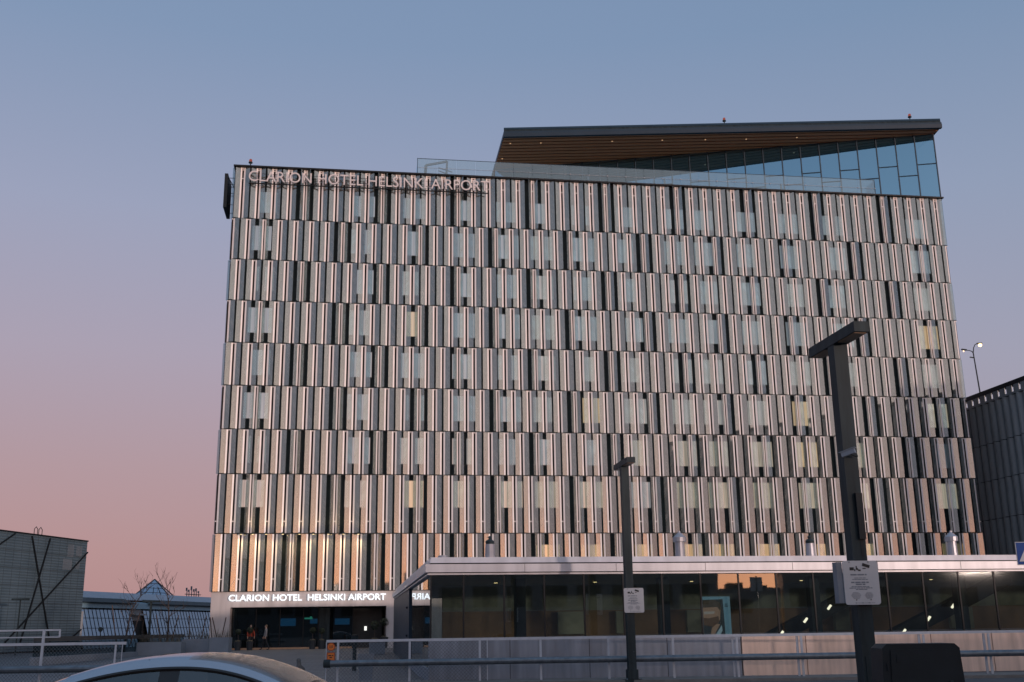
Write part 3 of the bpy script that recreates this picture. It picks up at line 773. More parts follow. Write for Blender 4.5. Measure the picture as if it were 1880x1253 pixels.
wins_p = [.0]; bwid = 2.62
n_p = 15
bay = [.06, 1.22]+[1.22+1.452*k_ for k_ in range(1, 26)]
for i in range(len(bay)-1):
    m_ = MB(); m_.box(bay[i]+.03, bay[i+1]-.03, .055, .075, PZ, GZ1); m_.build('glass_pane', 'pavilion_glass', pv)
    m_ = MB(); m_.box(bay[i]-.029, bay[i]+.029, .03, .10, PZ, GZ1+.02); m_.build('mullion', 'dark_frame', pv)
for i in range(4):
    m_ = MB(); m_.box(.055, .075, .11+i*3.3, .11+(i+1)*3.3-.06, .25, GZ1); m_.build('side_pane', 'side_glass', pv)
m_ = MB(); m_.box(-.02, .16, 13.4, 32.2, .0, GZ1); m_.build('metal_end_wall', 'roof_metal', pv)
for zz in (1.3, 2.6):
    m_ = MB(); m_.lathe((-.05, 14.6, zz), [(.04, -.05), (.07, 0), (.04, .05)], 8); m_.build('wall_light', 'dark_frame', pv)
m_ = MB(); m_.box(.0, 11.30, .0, .30, -.30, PZ-.002); m_.box(0, .054, .301, 13.3, -.3, .245); m_.build('plinth', 'plinth_grey', pv)
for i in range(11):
    m_ = MB(); a = 11.35+i*2.45; m_.box(a, a+2.42, -.012, .28, -.30, PZ-.004); m_.build('plinth_panel', 'plinth_peach_sunlit', pv)
m_ = MB(); m_.box(.2, PL, .31, 30.5, -.1, .02); m_.build('floor', 'interior_dark', pv)
m_ = MB(); m_.box(1.2, PL, 9.0, 9.3, .03, 2.3); m_.build('wood_wall', 'interior_wood', pv)
m_ = MB(); m_.box(1.2, PL, 8.9, 9.25, 2.31, 3.40); m_.build('upper_wall', 'interior_pale', pv)
m_ = MB(); m_.box(.3, PL, .4, 8.88, 3.41, 3.44); m_.build('ceiling', 'interior_pale', pv)
for s_ in (3.6, 9.2, 15.3, 21.5, 27.4):
    m_ = MB(); m_.box(s_-.2, s_+.2, 2.3, 2.7, .03, 3.40); m_.build('column', 'roof_metal', pv)
for s_, w_ in ((6.2, 1.2), (8.8, .5), (12.0, .8), (18.9, .7), (24.5, 1.1)):
    m_ = MB(); m_.box(s_, s_+w_, 8.6, 8.85, 1.3, 2.25); m_.build('wall_display', 'interior_pale', pv)
for s_ in (3.2, 7.4, 11.6, 16.5, 22.5, 28.5):  # added glowing discs and spots that brighten the pavilion interior
    for v_ in (6.4,):
        m_ = MB(); m_.lathe((s_, v_, 3.395), [(.02, 0), (.07, .002), (.07, .013)], 10); m_.build('ceiling_fill', 'downlight', pv)
        ld = bpy.data.lights.new('ceiling_fill', 'SPOT'); ld.energy = 130; ld.color = (1, .82, .62); ld.shadow_soft_size = .05; ld.spot_size = R(150); ld.spot_blend = 1
        lo = bpy.data.objects.new('ceiling_fill_light', ld); COL.objects.link(lo); lo.parent = pv; lo.location = (s_, v_, 3.38)
# sloping escalator hood with three lamps
for s0_, s1_ in ((13.5, 18.7), (18.6, 24.2)):
    m_ = MB(); m_.bar((s0_, 3.4, .9), (s1_, 3.4, 3.35), .5, .55); o = m_.build('escalator_hood', 'dark_frame', pv)
    for k_ in range(3):
        t = (.12, .32, .52)[k_]; c = Vector((s0_, 3.1, .95)).lerp(Vector((s1_, 3.1, 3.4)), t)
        m_ = MB(); m_.bar((c.x-.07, c.y, c.z-.08), (c.x+.07, c.y, c.z+.08), .08, .07); m_.build('lamp', 'streak_white', o)
for i in range(11):
    m_ = MB(); xj = 3.4+i*3.35; m_.box(xj-.006, xj+.006, -.146, -.139, 3.535, 3.805); m_.build('fascia_seam', 'dark_frame', pv)
for i in range(3):
    m_ = MB(); xj = 2.85+i*2.85; m_.box(xj-.008, xj+.008, -.006, .0, -.28, PZ-.01); m_.build('plinth_seam', 'dark_frame', pv)
# roof vents
for px, h in ((900, .75), (1250, .85), (1490, .75), (1752, .85), (813, .2)):
    q = rp(px, 1026, -42.3); b_ = (q[0]-12.7, .95, 4.03)
    m_ = MB(); m_.lathe(b_, [(.19, 0), (.17, .55*h/.75)], 14); o = m_.build('roof_vent', 'vent_metal', pv)
    if h > .3:
        zc = 4.03+.55*h/.75
        if px in (900, 1490):
            m_ = MB(); m_.lathe((b_[0], b_[1], zc), [(.15, 0), (.15, .06), (.17, .065), (.17, .10), (.10, .16), (.05, .18), (.05, .22), (.09, .24), (.02, .3)], 14); m_.build('vent_cap', 'graphite_paint', o)
        else:
            m_ = MB(); m_.lathe((b_[0], b_[1], zc), [(.25, 0), (.25, .16), (.12, .28), (.05, .34), (.05, .40)], 14); m_.build('vent_cap', 'vent_metal', o)

# advert screen seen through the glass
aw, ah = 1.02, 1.55
ap0 = rp(1293, 1166, -42.6)
adv = thing('advert_screen', 'lit advert screen with a bearded man in an open blue collar, inside the pavilion', 'screen', W(ap0[0], -42.6, 1.0), PHI)
m_ = MB(); m_.box(0, 1.06, 0, .08, 0, 1.62); m_.build('frame', 'poster_blue', adv)
def flat(pts, y, mat, nm):
    m_ = MB(); m_.face([(x, y, z) for x, z in pts]); m_.face([(x, y+.003, z) for x, z in reversed(pts)])
    n_ = len(pts)
    for i_ in range(n_):
        a_, b_ = pts[i_], pts[(i_+1) % n_]; m_.face([(a_[0], y+.003, a_[1]), (b_[0], y+.003, b_[1]), (b_[0], y, b_[1]), (a_[0], y, a_[1])])
    return m_.build(nm, mat, adv)
flat([(0, .02), (.82, .02), (.78, 1.52), (0, 1.50)], -.006, 'poster_navy', 'picture_ground')
flat([(0, 1.0), (.66, 1.0), (.72, 1.2), (.66, 1.40), (.45, 1.5), (0, 1.48)], -.012, 'poster_hair', 'picture_hair')
flat([(0, .62), (.45, .58), (.64, .80), (.66, 1.10), (.55, 1.24), (0, 1.22)], -.018, 'poster_skin', 'picture_face')
flat([(.02, .98), (.42, 1.0), (.44, 1.09), (.02, 1.08)], -.024, 'poster_pale', 'picture_nose')
flat([(0, .60), (.42, .52), (.60, .70), (.58, .92), (.40, .88), (.2, .84), (0, .86)], -.024, 'poster_beard', 'picture_beard')
flat([(.22, .20), (.30, .12), (.62, .62), (.50, .64), (.30, .50)], -.030, 'poster_skin', 'picture_neck')
flat([(.24, .02), (.44, .02), (.70, .40), (.68, .60), (.36, .16), (.2, .24)], -.036, 'poster_shirt', 'picture_collar')
flat([(.86, 1.32), (.96, 1.33), (.96, 1.36), (.86, 1.36)], -.006, 'poster_navy', 'caption_mark')
flat([(.84, 1.25), (.97, 1.25), (.97, 1.29), (.84, 1.29)], -.006, 'poster_navy', 'caption_mark')

# ------------------------------------------------------------------ street lights with notices
def words(mb, x0, x1, zc, h, y, rng, gapf=.35):
    x = x0
    while x < x1-.01:
        w = rng.uniform(2.0, 6.0)*h
        mb.box(x, min(x+w, x1), y-.002, y, zc-h/2, zc+h/2); x += w+h*gapf*1.6
def light_pole(base, H, label, width=.26, depth=.26):
    t = thing('street_light', label, 'street light', base, PHI, 'flat topped street lights')
    b_ = MB(); b_.box(-.30, .30, -.30, .30, 0, .10); b_.box(-.17, .17, -.17, .17, .10, .42); b_.build('base', 'graphite_paint', t)
    p_ = MB()
    p_.box(-width/2, width/2, -depth/2, depth/2, .40, H-.19)
    p_.build('pole', 'graphite_paint', t)
    h_ = MB(); h_.box(-.14, .14, -1.02, .95, H-.188, H); o = h_.build('lamp_head', 'graphite_paint', t)
    for a_, c_ in ((-.95, -.28), (.28, .88)):
        l_ = MB(); l_.box(-.11, .11, a_, c_, H-.200, H-.189); l_.build('lens', 'interior_wood', o)
    d_ = MB(); d_.box(-.075, .075, -depth/2-.012, -depth/2-.001, .62, 1.05); o = d_.build('access_hatch', 'graphite_paint', t)
    d_ = MB(); d_.lathe((.05, -depth/2-.016, .98), [(.012, -.01), (.012, .01)], 8); d_.build('lock', 'galvanised', o)
    for sx in (-1, 1):
        d_ = MB(); d_.lathe((sx*.24, -.24, .10), [(.028, 0), (.028, .03), (.012, .05)], 6); d_.build('anchor_bolt', 'galvanised', t)
    return t
pb1 = at(1577, 1100, 19.4); pole1 = light_pole((pb1.x+.03, 19.4, ground_z(19.4)), 6.75, 'nearest large dark street light carrying a notice and a camera, beside the black cabinet')
pb2 = at(1161, 1245, 37.3); pole2 = light_pole((pb2.x, 37.3, -.2), 7.32, 'smaller dark street light at the white railing, with a notice on its post')
def notice(c, w, h, rz, label, seed, sidefold):
    t = thing('notice_sign', label, 'notice', c, rz, 'notices on the light posts')
    m_ = MB(); r_ = .05
    pts = []
    for cx, cz, a0 in ((w/2-r_, -h/2+r_, -90), (w/2-r_, h/2-r_, 0), (-w/2+r_, h/2-r_, 90), (-w/2+r_, -h/2+r_, 180)):
        for k_ in range(5):
            a_ = R(a0+k_*22.5); pts.append((cx+r_*math.cos(a_), cz+r_*math.sin(a_)))
    m_.face([(x, 0, z) for x, z in pts]); m_.face([(x, .03, z) for x, z in reversed(pts)])
    for i in range(len(pts)):
        a_, b_ = pts[i], pts[(i+1) % len(pts)]; m_.face([(a_[0], .03, a_[1]), (b_[0], .03, b_[1]), (b_[0], 0, b_[1]), (a_[0], 0, a_[1])])
    m_.build('plate', 'sign_white', t)
    rng = random.Random(seed); ink = MB(); u = h/2
    for zc, x0, x1, hh in ((.36, -.60, .32, .050), (.21, -.40, .25, .026), (.14, -.52, .36, .026), (.01, -.60, .40, .050), (-.08, -.34, .22, .050), (-.18, -.60, .42, .030), (-.245, -.72, .58, .030), (-.31, -.36, .28, .030)):
        words(ink, x0*w/2, x1*w/2, (zc)*u, hh*u*1.3, -.001, rng)
    for bx0, bx1 in ((-.66, -.08), (.10, .62)):
        for k_ in range(7): words(ink, bx0*w/2+abs(k_-3)*.012, bx1*w/2-abs(k_-3)*.012, (-.45-k_*.045)*u, .018*u, -.001, rng)
    for bx in (-.45, -.08, .30): ink.box(bx*w/2, bx*w/2+.03, -.003, -.001, -.94*u, -.90*u); words(ink, bx*w/2+.045, bx*w/2+.12, -.92*u, .02*u, -.001, rng)
    ink.build('lettering', 'sign_side', t)
    pic = MB()
    pic.bar((.12*w/2, -.003, .83*u), (.52*w/2, -.003, .72*u), .008, .05); pic.box(.12*w/2, .3*w/2, -.004, -.001, .62*u, .66*u)
    pic.box(-.62*w/2, -.38*w/2, -.004, -.001, .56*u, .70*u); pic.box(-.36*w/2, -.30*w/2, -.004, -.001, .52*u, .62*u)
    pic.box(-.26*w/2, -.20*w/2, -.004, -.001, .58*u, .76*u); pic.bar((-.20*w/2, -.003, .66*u), (-.10*w/2, -.003, .54*u), .006, .02); pic.box(-.08*w/2, .0, -.004, -.001, .52*u, .60*u)
    for sx in (-.62, .46): pic.lathe((sx*w/2, -.004, .92*u), [(.008, 0), (.012, .005), (.008, .012)], 8)
    for bx in (-.38, .44): pic.lathe((bx*w/2, -.004, -.80*u), [(.008, 0), (.012, .006), (.008, .014)], 8)
    pic.build('pictogram', 'print_black', t)
    br_ = MB(); br_.box(-w*.30, w*.30, .031, .06, h*.28, h*.34); br_.box(-w*.30, w*.30, .031, .06, -h*.34, -h*.28)
    if sidefold: br_.box(-w/2-.10, -w/2-.004, .03, .24, -h/2+.03, h/2-.02)
    br_.build('bracket', 'sign_side', t)
    return t
c1 = at(1582, 1070, 19.2); notice((c1.x, 19.2, c1.z), .62, .745, R(3), 'large pale notice with camera pictogram on the nearest light post', 5, True)
c2 = at(1164, 1102.5, 37.10); notice((c2.x, 37.10, c2.z), .66, .80, R(0), 'small pale notice on the post by the white railing', 8, False)
zb0, zb1 = at(1578, 990, 19.2).z, at(1578, 905, 19.2).z
m_ = MB(); m_.box(-.005, .115, -.20, -.131, zb0, zb1); m_.box(.03, .08, -.135, -.131, zb0-.3, zb0); m_.build('control_box', 'black_cabinet', pole1)
# camera on the near pole
cc = at(1561, 833, 19.2)
cm_ = thing('security_camera', 'grey bullet security camera fixed to the near light post', 'camera', (cc.x, 19.2, cc.z), R(-35))
m_ = MB(); m_.bar((-.12, -.10, -.03), (.12, -.10, .03), .085, .085); m_.build('body', 'planter_grey', cm_)
m_ = MB(); m_.bar((-.16, -.10, .012), (.13, -.10, .085), .11, .012); m_.build('hood', 'planter_grey', cm_)
m_ = MB(); m_.bar((.04, -.10, -.02), (.10, .06, -.05), .035); m_.build('arm', 'graphite_paint', cm_)
m_ = MB(); m_.bar((-.128, -.10, -.032), (-.121, -.10, -.03), .06, .06); m_.build('lens', 'print_black', cm_)

# black roadside cabinet
bx = at(1690, 1180, 17.0); cw = 1.16
cab = thing('roadside_cabinet', 'matt black roadside cabinet with chamfered top behind the near light post', 'cabinet', (bx.x, 17.0, 0), R(-2))
m_ = MB()
prof = [(-cw/2-.06, 0), (cw/2+.06, 0), (cw/2, 1.22), (cw/2-.07, 1.285), (-cw/2+.07, 1.285), (-cw/2, 1.22)]
def ext(mb, prof, y0, y1):
    n_ = len(prof)
    mb.face([(x, y0, z) for x, z in prof]); mb.face([(x, y1, z) for x, z in reversed(prof)])
    for i in range(n_):
        a_, b_ = prof[i], prof[(i+1) % n_]; mb.face([(a_[0], y1, a_[1]), (b_[0], y1, b_[1]), (b_[0], y0, b_[1]), (a_[0], y0, a_[1])])
ext(m_, prof, .02, .62); m_.build('body', 'black_cabinet', cab)
m_ = MB()
m_.box(-cw/2+.2, -cw/2+.26, -.012, -.001, 1.02, 1.12); m_.box(-cw/2+.05, -cw/2+.07, -.014, -.001, .3, .42); m_.box(-cw/2+.05, -cw/2+.07, -.014, -.001, .9, 1.02)
ext(m_, [(-cw/2+.08, .10), (cw/2-.02, .10), (cw/2-.06, 1.20), (-cw/2+.12, 1.20)], 0.0, .019); m_.build('door', 'black_cabinet', cab)
m_ = MB(); m_.box(cw/2-.20, cw/2-.16, -.03, -.001, .55, .75); m_.build('handle', 'graphite_paint', cab)

# crossing sign at the right edge
cs = at(1868.5, 1038, 31)
cx0, cz0 = cs.x, cs.z
cr = thing('crossing_sign', 'blue square pedestrian crossing sign with a white triangle, on a post at the right', 'road sign', (cx0, 31, 0), R(-3))
m_ = MB(); m_.box(0, .64, 0, .02, cz0, cz0+.64); m_.build('plate', 'sign_edge', cr)
m_ = MB(); m_.box(.02, .62, -.004, -.001, cz0+.02, cz0+.62); m_.build('blue_field', 'sign_blue', cr)
m_ = MB(); m_.face([(.06, -.008, cz0+.10), (.58, -.008, cz0+.10), (.32, -.008, cz0+.57)]); m_.face([(.32, -.006, cz0+.57), (.58, -.006, cz0+.10), (.06, -.006, cz0+.10)]); m_.build('white_triangle', 'sign_white', cr)
m_ = MB()
m_.lathe((.33, -.012, cz0+.42), [(.012, -.024), (.024, 0), (.012, .024)], 8)
for a_, b_, w_ in (((.325, .395), (.315, .27), .05), ((.315, .28), (.24, .13), .03), ((.315, .28), (.37, .20), .03), ((.37, .20), (.385, .13), .026), ((.325, .37), (.25, .29), .022), ((.325, .37), (.40, .31), .022)):
    m_.bar((a_[0], -.011, cz0+a_[1]), (b_[0], -.011, cz0+b_[1]), .006, w_) if abs(a_[0]-b_[0]) > .03 else m_.bar((a_[0], -.011, cz0+a_[1]), (b_[0], -.011, cz0+b_[1]), w_, .006)
m_.build('walking_figure', 'print_black', cr)
m_ = MB(); m_.tube([(.32, .05, -.2), (.32, .05, cz0+.70)], .03, 10); m_.build('post', 'galvanised', cr)

# ------------------------------------------------------------------ railings
YR = 38.0
rail = thing('railing', 'long white steel railing with a mesh end bay in front of the pavilion', 'railing', (0, YR, 0))
m_ = MB(); m_.bar((-6.42, 0, 1.24), (26, 0, 1.26), .055, .085); m_.build('top_rail', 'white_rail', rail)
m_ = MB(); m_.bar((-6.42, 0, -.16), (-.98, 0, -.13), .03, .03); m_.bar((-6.42, 0, 1.22), (-6.42, 0, -.15), .03, .035); m_.bar((-.98, 0, 1.2), (-.98, 0, -.14), .03, .035); m_.build('bay_frame', 'white_rail', rail)
px_posts = [620, 752, 881, 993, 1118, 1237, 1355, 1474, 1591, 1700, 1820]
for i, px in enumerate(px_posts+[None, None, None]):
    x = at(px, 1215, YR).x if px else 16.2+2.2*(i-10)
    m_ = MB(); m_.bar((x, .0, 1.20), (x, .0, -.12), .075, .03)
    if i >= 6: m_.bar((x-.12, .10, 1.20), (x-.12, .10, -.12), .07, .05)
    m_.build('post', 'white_rail', rail)
m_ = MB()
x0, x1, z0_, z1_ = -6.40, -1.0, -.12, 1.19
st = .085; hgt = z1_-z0_
k_ = x0-hgt
while k_ < x1:
    a_, b_ = max(k_, x0), min(k_+hgt, x1)
    if b_ > a_:
        m_.bar((a_, .012, z0_+(a_-k_)), (b_, .012, z0_+(b_-k_)), .008, .008); m_.bar((a_, .02, z1_-(a_-k_)), (b_, .02, z1_-(b_-k_)), .008, .008)
    k_ += st*1.42
m_.build('wire_mesh', 'mesh_metal', rail)
pipe = thing('guard_pipe', 'thick galvanised guard pipe running along the front of the white railing', 'guard rail', (0, YR-.30, 0))
m_ = MB(); m_.tube([(-6.33, 0, .52), (-6.2, 0, .52), (8, 0, .55), (26, 0, .58)], .105, 16); m_.build('pipe', 'galvanised', pipe)
for i, px in enumerate(px_posts):
    x = at(px, 1215, YR).x; m_ = MB(); m_.bar((x, .09, .54), (x, .29, .54), .05, .05); m_.build('bracket', 'galvanised', pipe)
m_ = MB(); m_.lathe((0, 0, 0), [(.135, 0), (.135, .22)], 16)
cap = m_.build('end_cap', 'graphite_paint', pipe); cap.rotation_euler = (0, R(90), 0); cap.location = (-6.44, 0, .52)
# orange plates on the mesh
oc = at(608, 1188, YR-.05)
rd = thing('height_disc', 'round orange disc with dark figures at the left end of the white railing', 'sign', (oc.x, YR-.05, oc.z))
m_ = MB(); m_.lathe((0, 0, 0), [(.135, 0), (.135, .015)], 20); d_ = m_.build('plate', 'sign_orange_dark', rd); d_.rotation_euler = (R(90), 0, 0)
m_ = MB(); m_.lathe((0, 0, 0), [(.108, 0), (.108, .006)], 20); d_ = m_.build('orange_field', 'sign_orange', rd); d_.rotation_euler = (R(90), 0, 0); d_.location = (0, -.0155, 0)
letters('3,0', .13, .10, .004, 'print_black', rd, lambda x, y, z: (x-.065, -.026-z, y-.05), .01, name='figure')
oq = at(607.5, 1206, YR-.05)
sq = thing('height_plate', 'square orange plate with two dark lines below the round disc', 'sign', (oq.x, YR-.05, oq.z))
m_ = MB(); m_.box(-.135, .135, -.015, 0, -.135, .135); m_.build('plate', 'sign_orange_dark', sq)
m_ = MB(); m_.box(-.11, .11, -.020, -.016, -.11, .11); m_.build('orange_field', 'sign_orange', sq)
m_ = MB(); words(m_, -.085, .085, .035, .035, -.022, random.Random(4)); words(m_, -.045, .045, -.03, .035, -.022, random.Random(6)); m_.build('lettering', 'print_black', sq)

rl = thing('railing', 'shorter white railing with a raised loop at the left edge, before the dark garage', 'railing', (0, YR, 0))
m_ = MB(); m_.bar((-26, 0, 1.27), (-13.2, 0, 1.27), .055, .09); m_.build('top_rail', 'white_rail', rl)
m_ = MB(); m_.bar((-26, 0, 1.73), (-15.48, 0, 1.73), .03, .055); m_.bar((-26, 0, 1.50), (-15.5, 0, 1.50), .03, .04); m_.bar((-15.49, 0, 1.74), (-15.49, 0, 1.49), .05, .05); m_.build('raised_loop', 'white_rail', rl)
for x in (-16.03, -19.4, -22.6):
    m_ = MB(); m_.bar((x, 0, 1.73), (x-.02, 0, -.1), .085, .05); m_.build('post', 'white_rail', rl)
m_ = MB(); m_.bar((-13.55, 0, 1.24), (-13.57, 0, -.1), .06, .04); m_.bar((-13.33, 0, 1.24), (-13.33, 0, -.1), .02, .02); m_.build('post', 'white_rail', rl)
m_ = MB()
x0, x1, z0_, z1_ = -26, -13.34, -.10, 1.22; hgt = z1_-z0_; k_ = x0-hgt
while k_ < x1:
    a_, b_ = max(k_, x0), min(k_+hgt, x1)
    if b_ > a_:
        m_.bar((a_, .012, z0_+(a_-k_)), (b_, .012, z0_+(b_-k_)), .008, .008); m_.bar((a_, .02, z1_-(a_-k_)), (b_, .02, z1_-(b_-k_)), .008, .008)
    k_ += st*1.42
m_.build('wire_mesh', 'mesh_metal', rl)
gp = thing('guard_pipe', 'thick galvanised guard pipe before the left railing, behind the car roof', 'guard rail', (0, YR-.3, 0))
m_ = MB(); m_.tube([(-26, 0, .46), (-12.9, 0, .46)], .12, 14); m_.build('pipe', 'galvanised', gp)
for x in (-16.0, -19.4, -22.6):
    m_ = MB(); m_.bar((x, .10, .46), (x, .28, .46), .05, .05); m_.build('bracket', 'galvanised', gp)

# ------------------------------------------------------------------ car
def build_car():
    XC, YC = -2.86, 10.25
    t = thing('parked_car', 'silver car with a dark glass rear roof, at the bottom left', 'car', (XC, YC, 0))
    def zr(x):
        z = 1.42-.24*(abs(x)/(1.21 if x < 0 else .97))**2.1
        if x < 0: return max(z, .98-.10*max(0, -x-1.70)-.10*max(0, -x-2.1))
        return max(z, .97-.05*max(0, x-1.35)-.3*max(0, x-2.0))
    st_ = [-2.55, -2.45, -2.2, -1.9, -1.72, -1.5, -1.35, -1.2, -1.05, -.9, -.75, -.6, -.45, -.3, -.15, -.10, .02, .07, .2, .35, .5, .65, .8, .95, 1.1, 1.25, 1.4, 1.6, 1.85, 2.05, 2.15]
    fine = []
    for xa, xb in zip(st_, st_[1:]):
        nn = 3 if -1.8 < xa < 1.5 else 1
        fine += [xa+(xb-xa)*q_/nn for q_ in range(nn)]
    st_ = fine+[st_[-1]]
    secs = []
    for x in st_:
        z = zr(x); e = 1-max(0, (abs(x-.0)-1.9))*.25
        zb = min(.90, z-.05); zw = max(zb+.005, z-.105); zq = max(zw+.005, z-.045)
        f = min(1, max(0, (z-.95)/.45)); wr = .66+(1-f)*.16
        wt = wr+.06*(1-f*.3)
        secs.append([( .80*e, .26), (.92*e, .55), (.91*e, zb), (wt*e, zw), (wr*e, zq), (wr*.84*e, z-.020), (wr*.66*e, z-.010), (wr*.44*e, z-.004), (wr*.22*e, z-.001), (0, z)])
    from collections import defaultdict
    body = MB(); parts_ = defaultdict(MB)
    for i in range(len(st_)-1):
        xa, xb = st_[i], st_[i+1]; xm = (xa+xb)/2
        for sgn in (-1, 1):
            for j in range(9):
                a, b = secs[i], secs[i+1]
                q = [(xa, sgn*a[j][0], a[j][1]), (xb, sgn*b[j][0], b[j][1]), (xb, sgn*b[j+1][0], b[j+1][1]), (xa, sgn*a[j+1][0], a[j+1][1])]
                if sgn > 0: q = q[::-1]
                tgt = body
                hgt = a[3][1]-a[2][1]; hgt2 = b[3][1]-b[2][1]
                if j == 2 and min(hgt, hgt2) > .02 and -1.55 < xm < 1.2:
                    tgt = parts_[('pillar_trim', sgn, -.15 <= xm <= .02)] if (-.15 <= xm <= .02 or xm < -1.2) else parts_[('side_window', sgn, xm > 0)]
                if j >= 4:
                    if .07 <= xm < 1.40: tgt = parts_[('rear_window', 0, 0)]
                    if -1.72 < xm < -.95: tgt = parts_[('windscreen', 0, 0)]
                tgt.face(q, 0, smooth=True)
    for sgn, sec in ((0, secs[0]), (1, secs[-1])):
        x = st_[0] if sgn == 0 else st_[-1]
        pts = [(x, -p[0], p[1]) for p in sec]+[(x, p[0], p[1]) for p in reversed(sec[:-1])]
        body.face(pts if sgn else pts[::-1])
    body.build('body', 'car_paint', t, weld=True); 
    for k_, mb_ in parts_.items(): mb_.build(k_[0], 'car_trim' if k_[0] == 'pillar_trim' else ('car_rear_glass' if k_[0] == 'rear_window' else 'car_glass'), t, weld=True)
    # black surround under the roof rail
    for sgn in (-1, 1):
        pts = []; tr = MB()
        for x, s_ in zip(st_, secs):
            if -1.5 < x < 1.2: pts.append((x, sgn*(s_[3][0]+.012), s_[3][1]-.01))
        tr.tube(pts, .018, 6); tr.build('window_trim', 'car_trim', t)
    for x in (-.28, 1.02):
        pts = []; se = MB()
        for y in (-.62, -.4, -.2, 0, .2, .4, .62):
            pts.append((x, y, zr(x)+.003-.040*(abs(y)/.62)**2))
        se.tube(pts, .006, 5); se.build('roof_seam', 'car_trim', t)
    for x in (-1.55, 1.35):
        for sgn in (-1, 1):
            w_ = MB(); pr = []
            for k in range(20):
                a0, a1 = 2*math.pi*k/20, 2*math.pi*(k+1)/20
                c = lambda a, r, y: (x+r*math.cos(a), y, .33+r*math.sin(a))
                ya, yb = sgn*.70, sgn*.90
                for (r0, y0), (r1, y1) in (((.33, ya), (.33, yb)), ((.33, yb), (.22, yb)), ((.33, ya), (.05, ya))):
                    w_.face([c(a0, r0, y0), c(a1, r0, y0), c(a1, r1, y1), c(a0, r1, y1)])
            o = w_.build('wheel', 'rubber', t)
            h_ = MB()
            for k in range(20):
                a0, a1 = 2*math.pi*k/20, 2*math.pi*(k+1)/20
                h_.face([(x+.22*math.cos(a0), sgn*.895, .33+.22*math.sin(a0)), (x+.22*math.cos(a1), sgn*.895, .33+.22*math.sin(a1)), (x, sgn*.87, .33)])
            h_.build('rim', 'galvanised', o)
    inn = MB()
    for x in (-.75, .25):
        for y in (-.38, .38): inn.box(x, x+.16, y-.22, y+.22, .6, 1.12); inn.box(x+.02, x+.12, y-.12, y+.12, 1.125, 1.25)
    inn.build('seat', 'car_trim', t)
build_car()

# ------------------------------------------------------------------ forecourt things
def gq(px, py):
    """point of the sloping ground under a pixel"""
    d = ray(px, py); lo, hi = 5.0, 140.0
    for _ in range(50):
        mid = (lo+hi)/2; z = EYE+d.z*mid/d.y
        if z > ground_z(mid): lo = mid
        else: hi = mid
    return O+d*(lo/d.y)
def sphere_leaves(c, r, n, size, rng, squash=1.0):
    mb = MB()
    for _ in range(n):
        d = Vector((rng.gauss(0, 1), rng.gauss(0, 1), rng.gauss(0, 1))).normalized(); rr = r*(.55+.5*rng.random()**.5)
        p = Vector(c)+Vector((d.x, d.y, d.z*squash))*rr
        a = Vector((rng.gauss(0, 1), rng.gauss(0, 1), rng.gauss(0, 1))).normalized(); b = d.cross(a).normalized(); a = b.cross(d+a*.5).normalized()
        s = size*rng.uniform(.6, 1.3)
        mb.face([p-a*s-b*s*.5, p+a*s*.2-b*s*.6, p+a*s+b*.0, p+a*s*.1+b*s*.6])
    return mb
def topiary(px, py, Y, label, ball=.24, hstem=.62, pr=.28, ph=.62, seed=1):
    q = at(px, py, Y); gz = ground_z(Y)+.006
    t = thing('topiary', label, 'potted plant', (q.x, Y, gz), 0, 'clipped ball trees in pots by the entrance')
    m_ = MB(); m_.lathe((0, 0, 0), [(pr*.75, 0), (pr, ph), (pr*.9, ph), (pr*.88, ph-.05)], 16); m_.build('pot', 'pot_dark', t)
    m_ = MB(); m_.tube([(0, 0, ph-.06), (.01, 0, ph+hstem*.5), (0, 0, ph+hstem)], .028, 8); m_.build('trunk', 'bark', t)
    rng = random.Random(seed)
    sphere_leaves((0, 0, ph+hstem+ball*.7), ball, 420, .045, rng).build('crown', 'leaf', t)
    sphere_leaves((0, 0, ph+.03), pr*.8, 120, .05, rng, .35).build('underplanting', 'dry_reed', t)
topiary(436, 1192, 79.0, 'small topiary in dark pot left of the person in the red jacket', .20, .52, .26, .60, 1)
topiary(458, 1192, 79.4, 'topiary in dark pot directly before the person in the red jacket', .24, .60, .26, .60, 2)
topiary(573, 1192, 80.6, 'left topiary in dark pot of the pair before the lobby column', .22, .55, .27, .60, 3)
topiary(590, 1192, 80.8, 'right topiary in dark pot of the pair before the lobby column', .22, .50, .27, .60, 4)
topiary(687, 1192, 81.4, 'topiary in dark pot behind the pale square planter by the doors', .34, .75, .28, .62, 5)
topiary(705, 1192, 81.7, 'topiary in dark pot against the right pillar of the doors', .32, .85, .30, .75, 6)
def taper_planter(px, pt, pbm, w0, w1, label):
    q = gq(px, pbm); top = at(px, pt, q.y).z; h = top-q.z
    t = thing('tapered_planter', label, 'planter', (q.x, q.y, q.z+.006), PHI, 'pale tapered planters behind the railing')
    m_ = MB(); b_ = [(-w0/2, -w0/2), (w0/2, -w0/2), (w0/2, w0/2), (-w0/2, w0/2)]; t_ = [(-w1/2, -w1/2), (w1/2, -w1/2), (w1/2, w1/2), (-w1/2, w1/2)]
    i_ = [(x*.88, y*.88) for x, y in t_]
    m_.face([(x, y, 0) for x, y in reversed(b_)])
    for k in range(4):
        l = (k+1) % 4
        m_.face([(*b_[k], 0), (*b_[l], 0), (*t_[l], h), (*t_[k], h)]); m_.face([(*t_[k], h), (*t_[l], h), (*i_[l], h), (*i_[k], h)])
        m_.face([(*i_[k], h), (*i_[l], h), (*i_[l], h-.06), (*i_[k], h-.06)])
    m_.build('shell', 'planter_grey', t)
    m_ = MB(); m_.face([(x, y, h-.05) for x, y in i_]); m_.build('soil', 'bark', t)
taper_planter(671, 1201, 1251, .44, .58, 'tall pale tapered planter nearest the white railing')
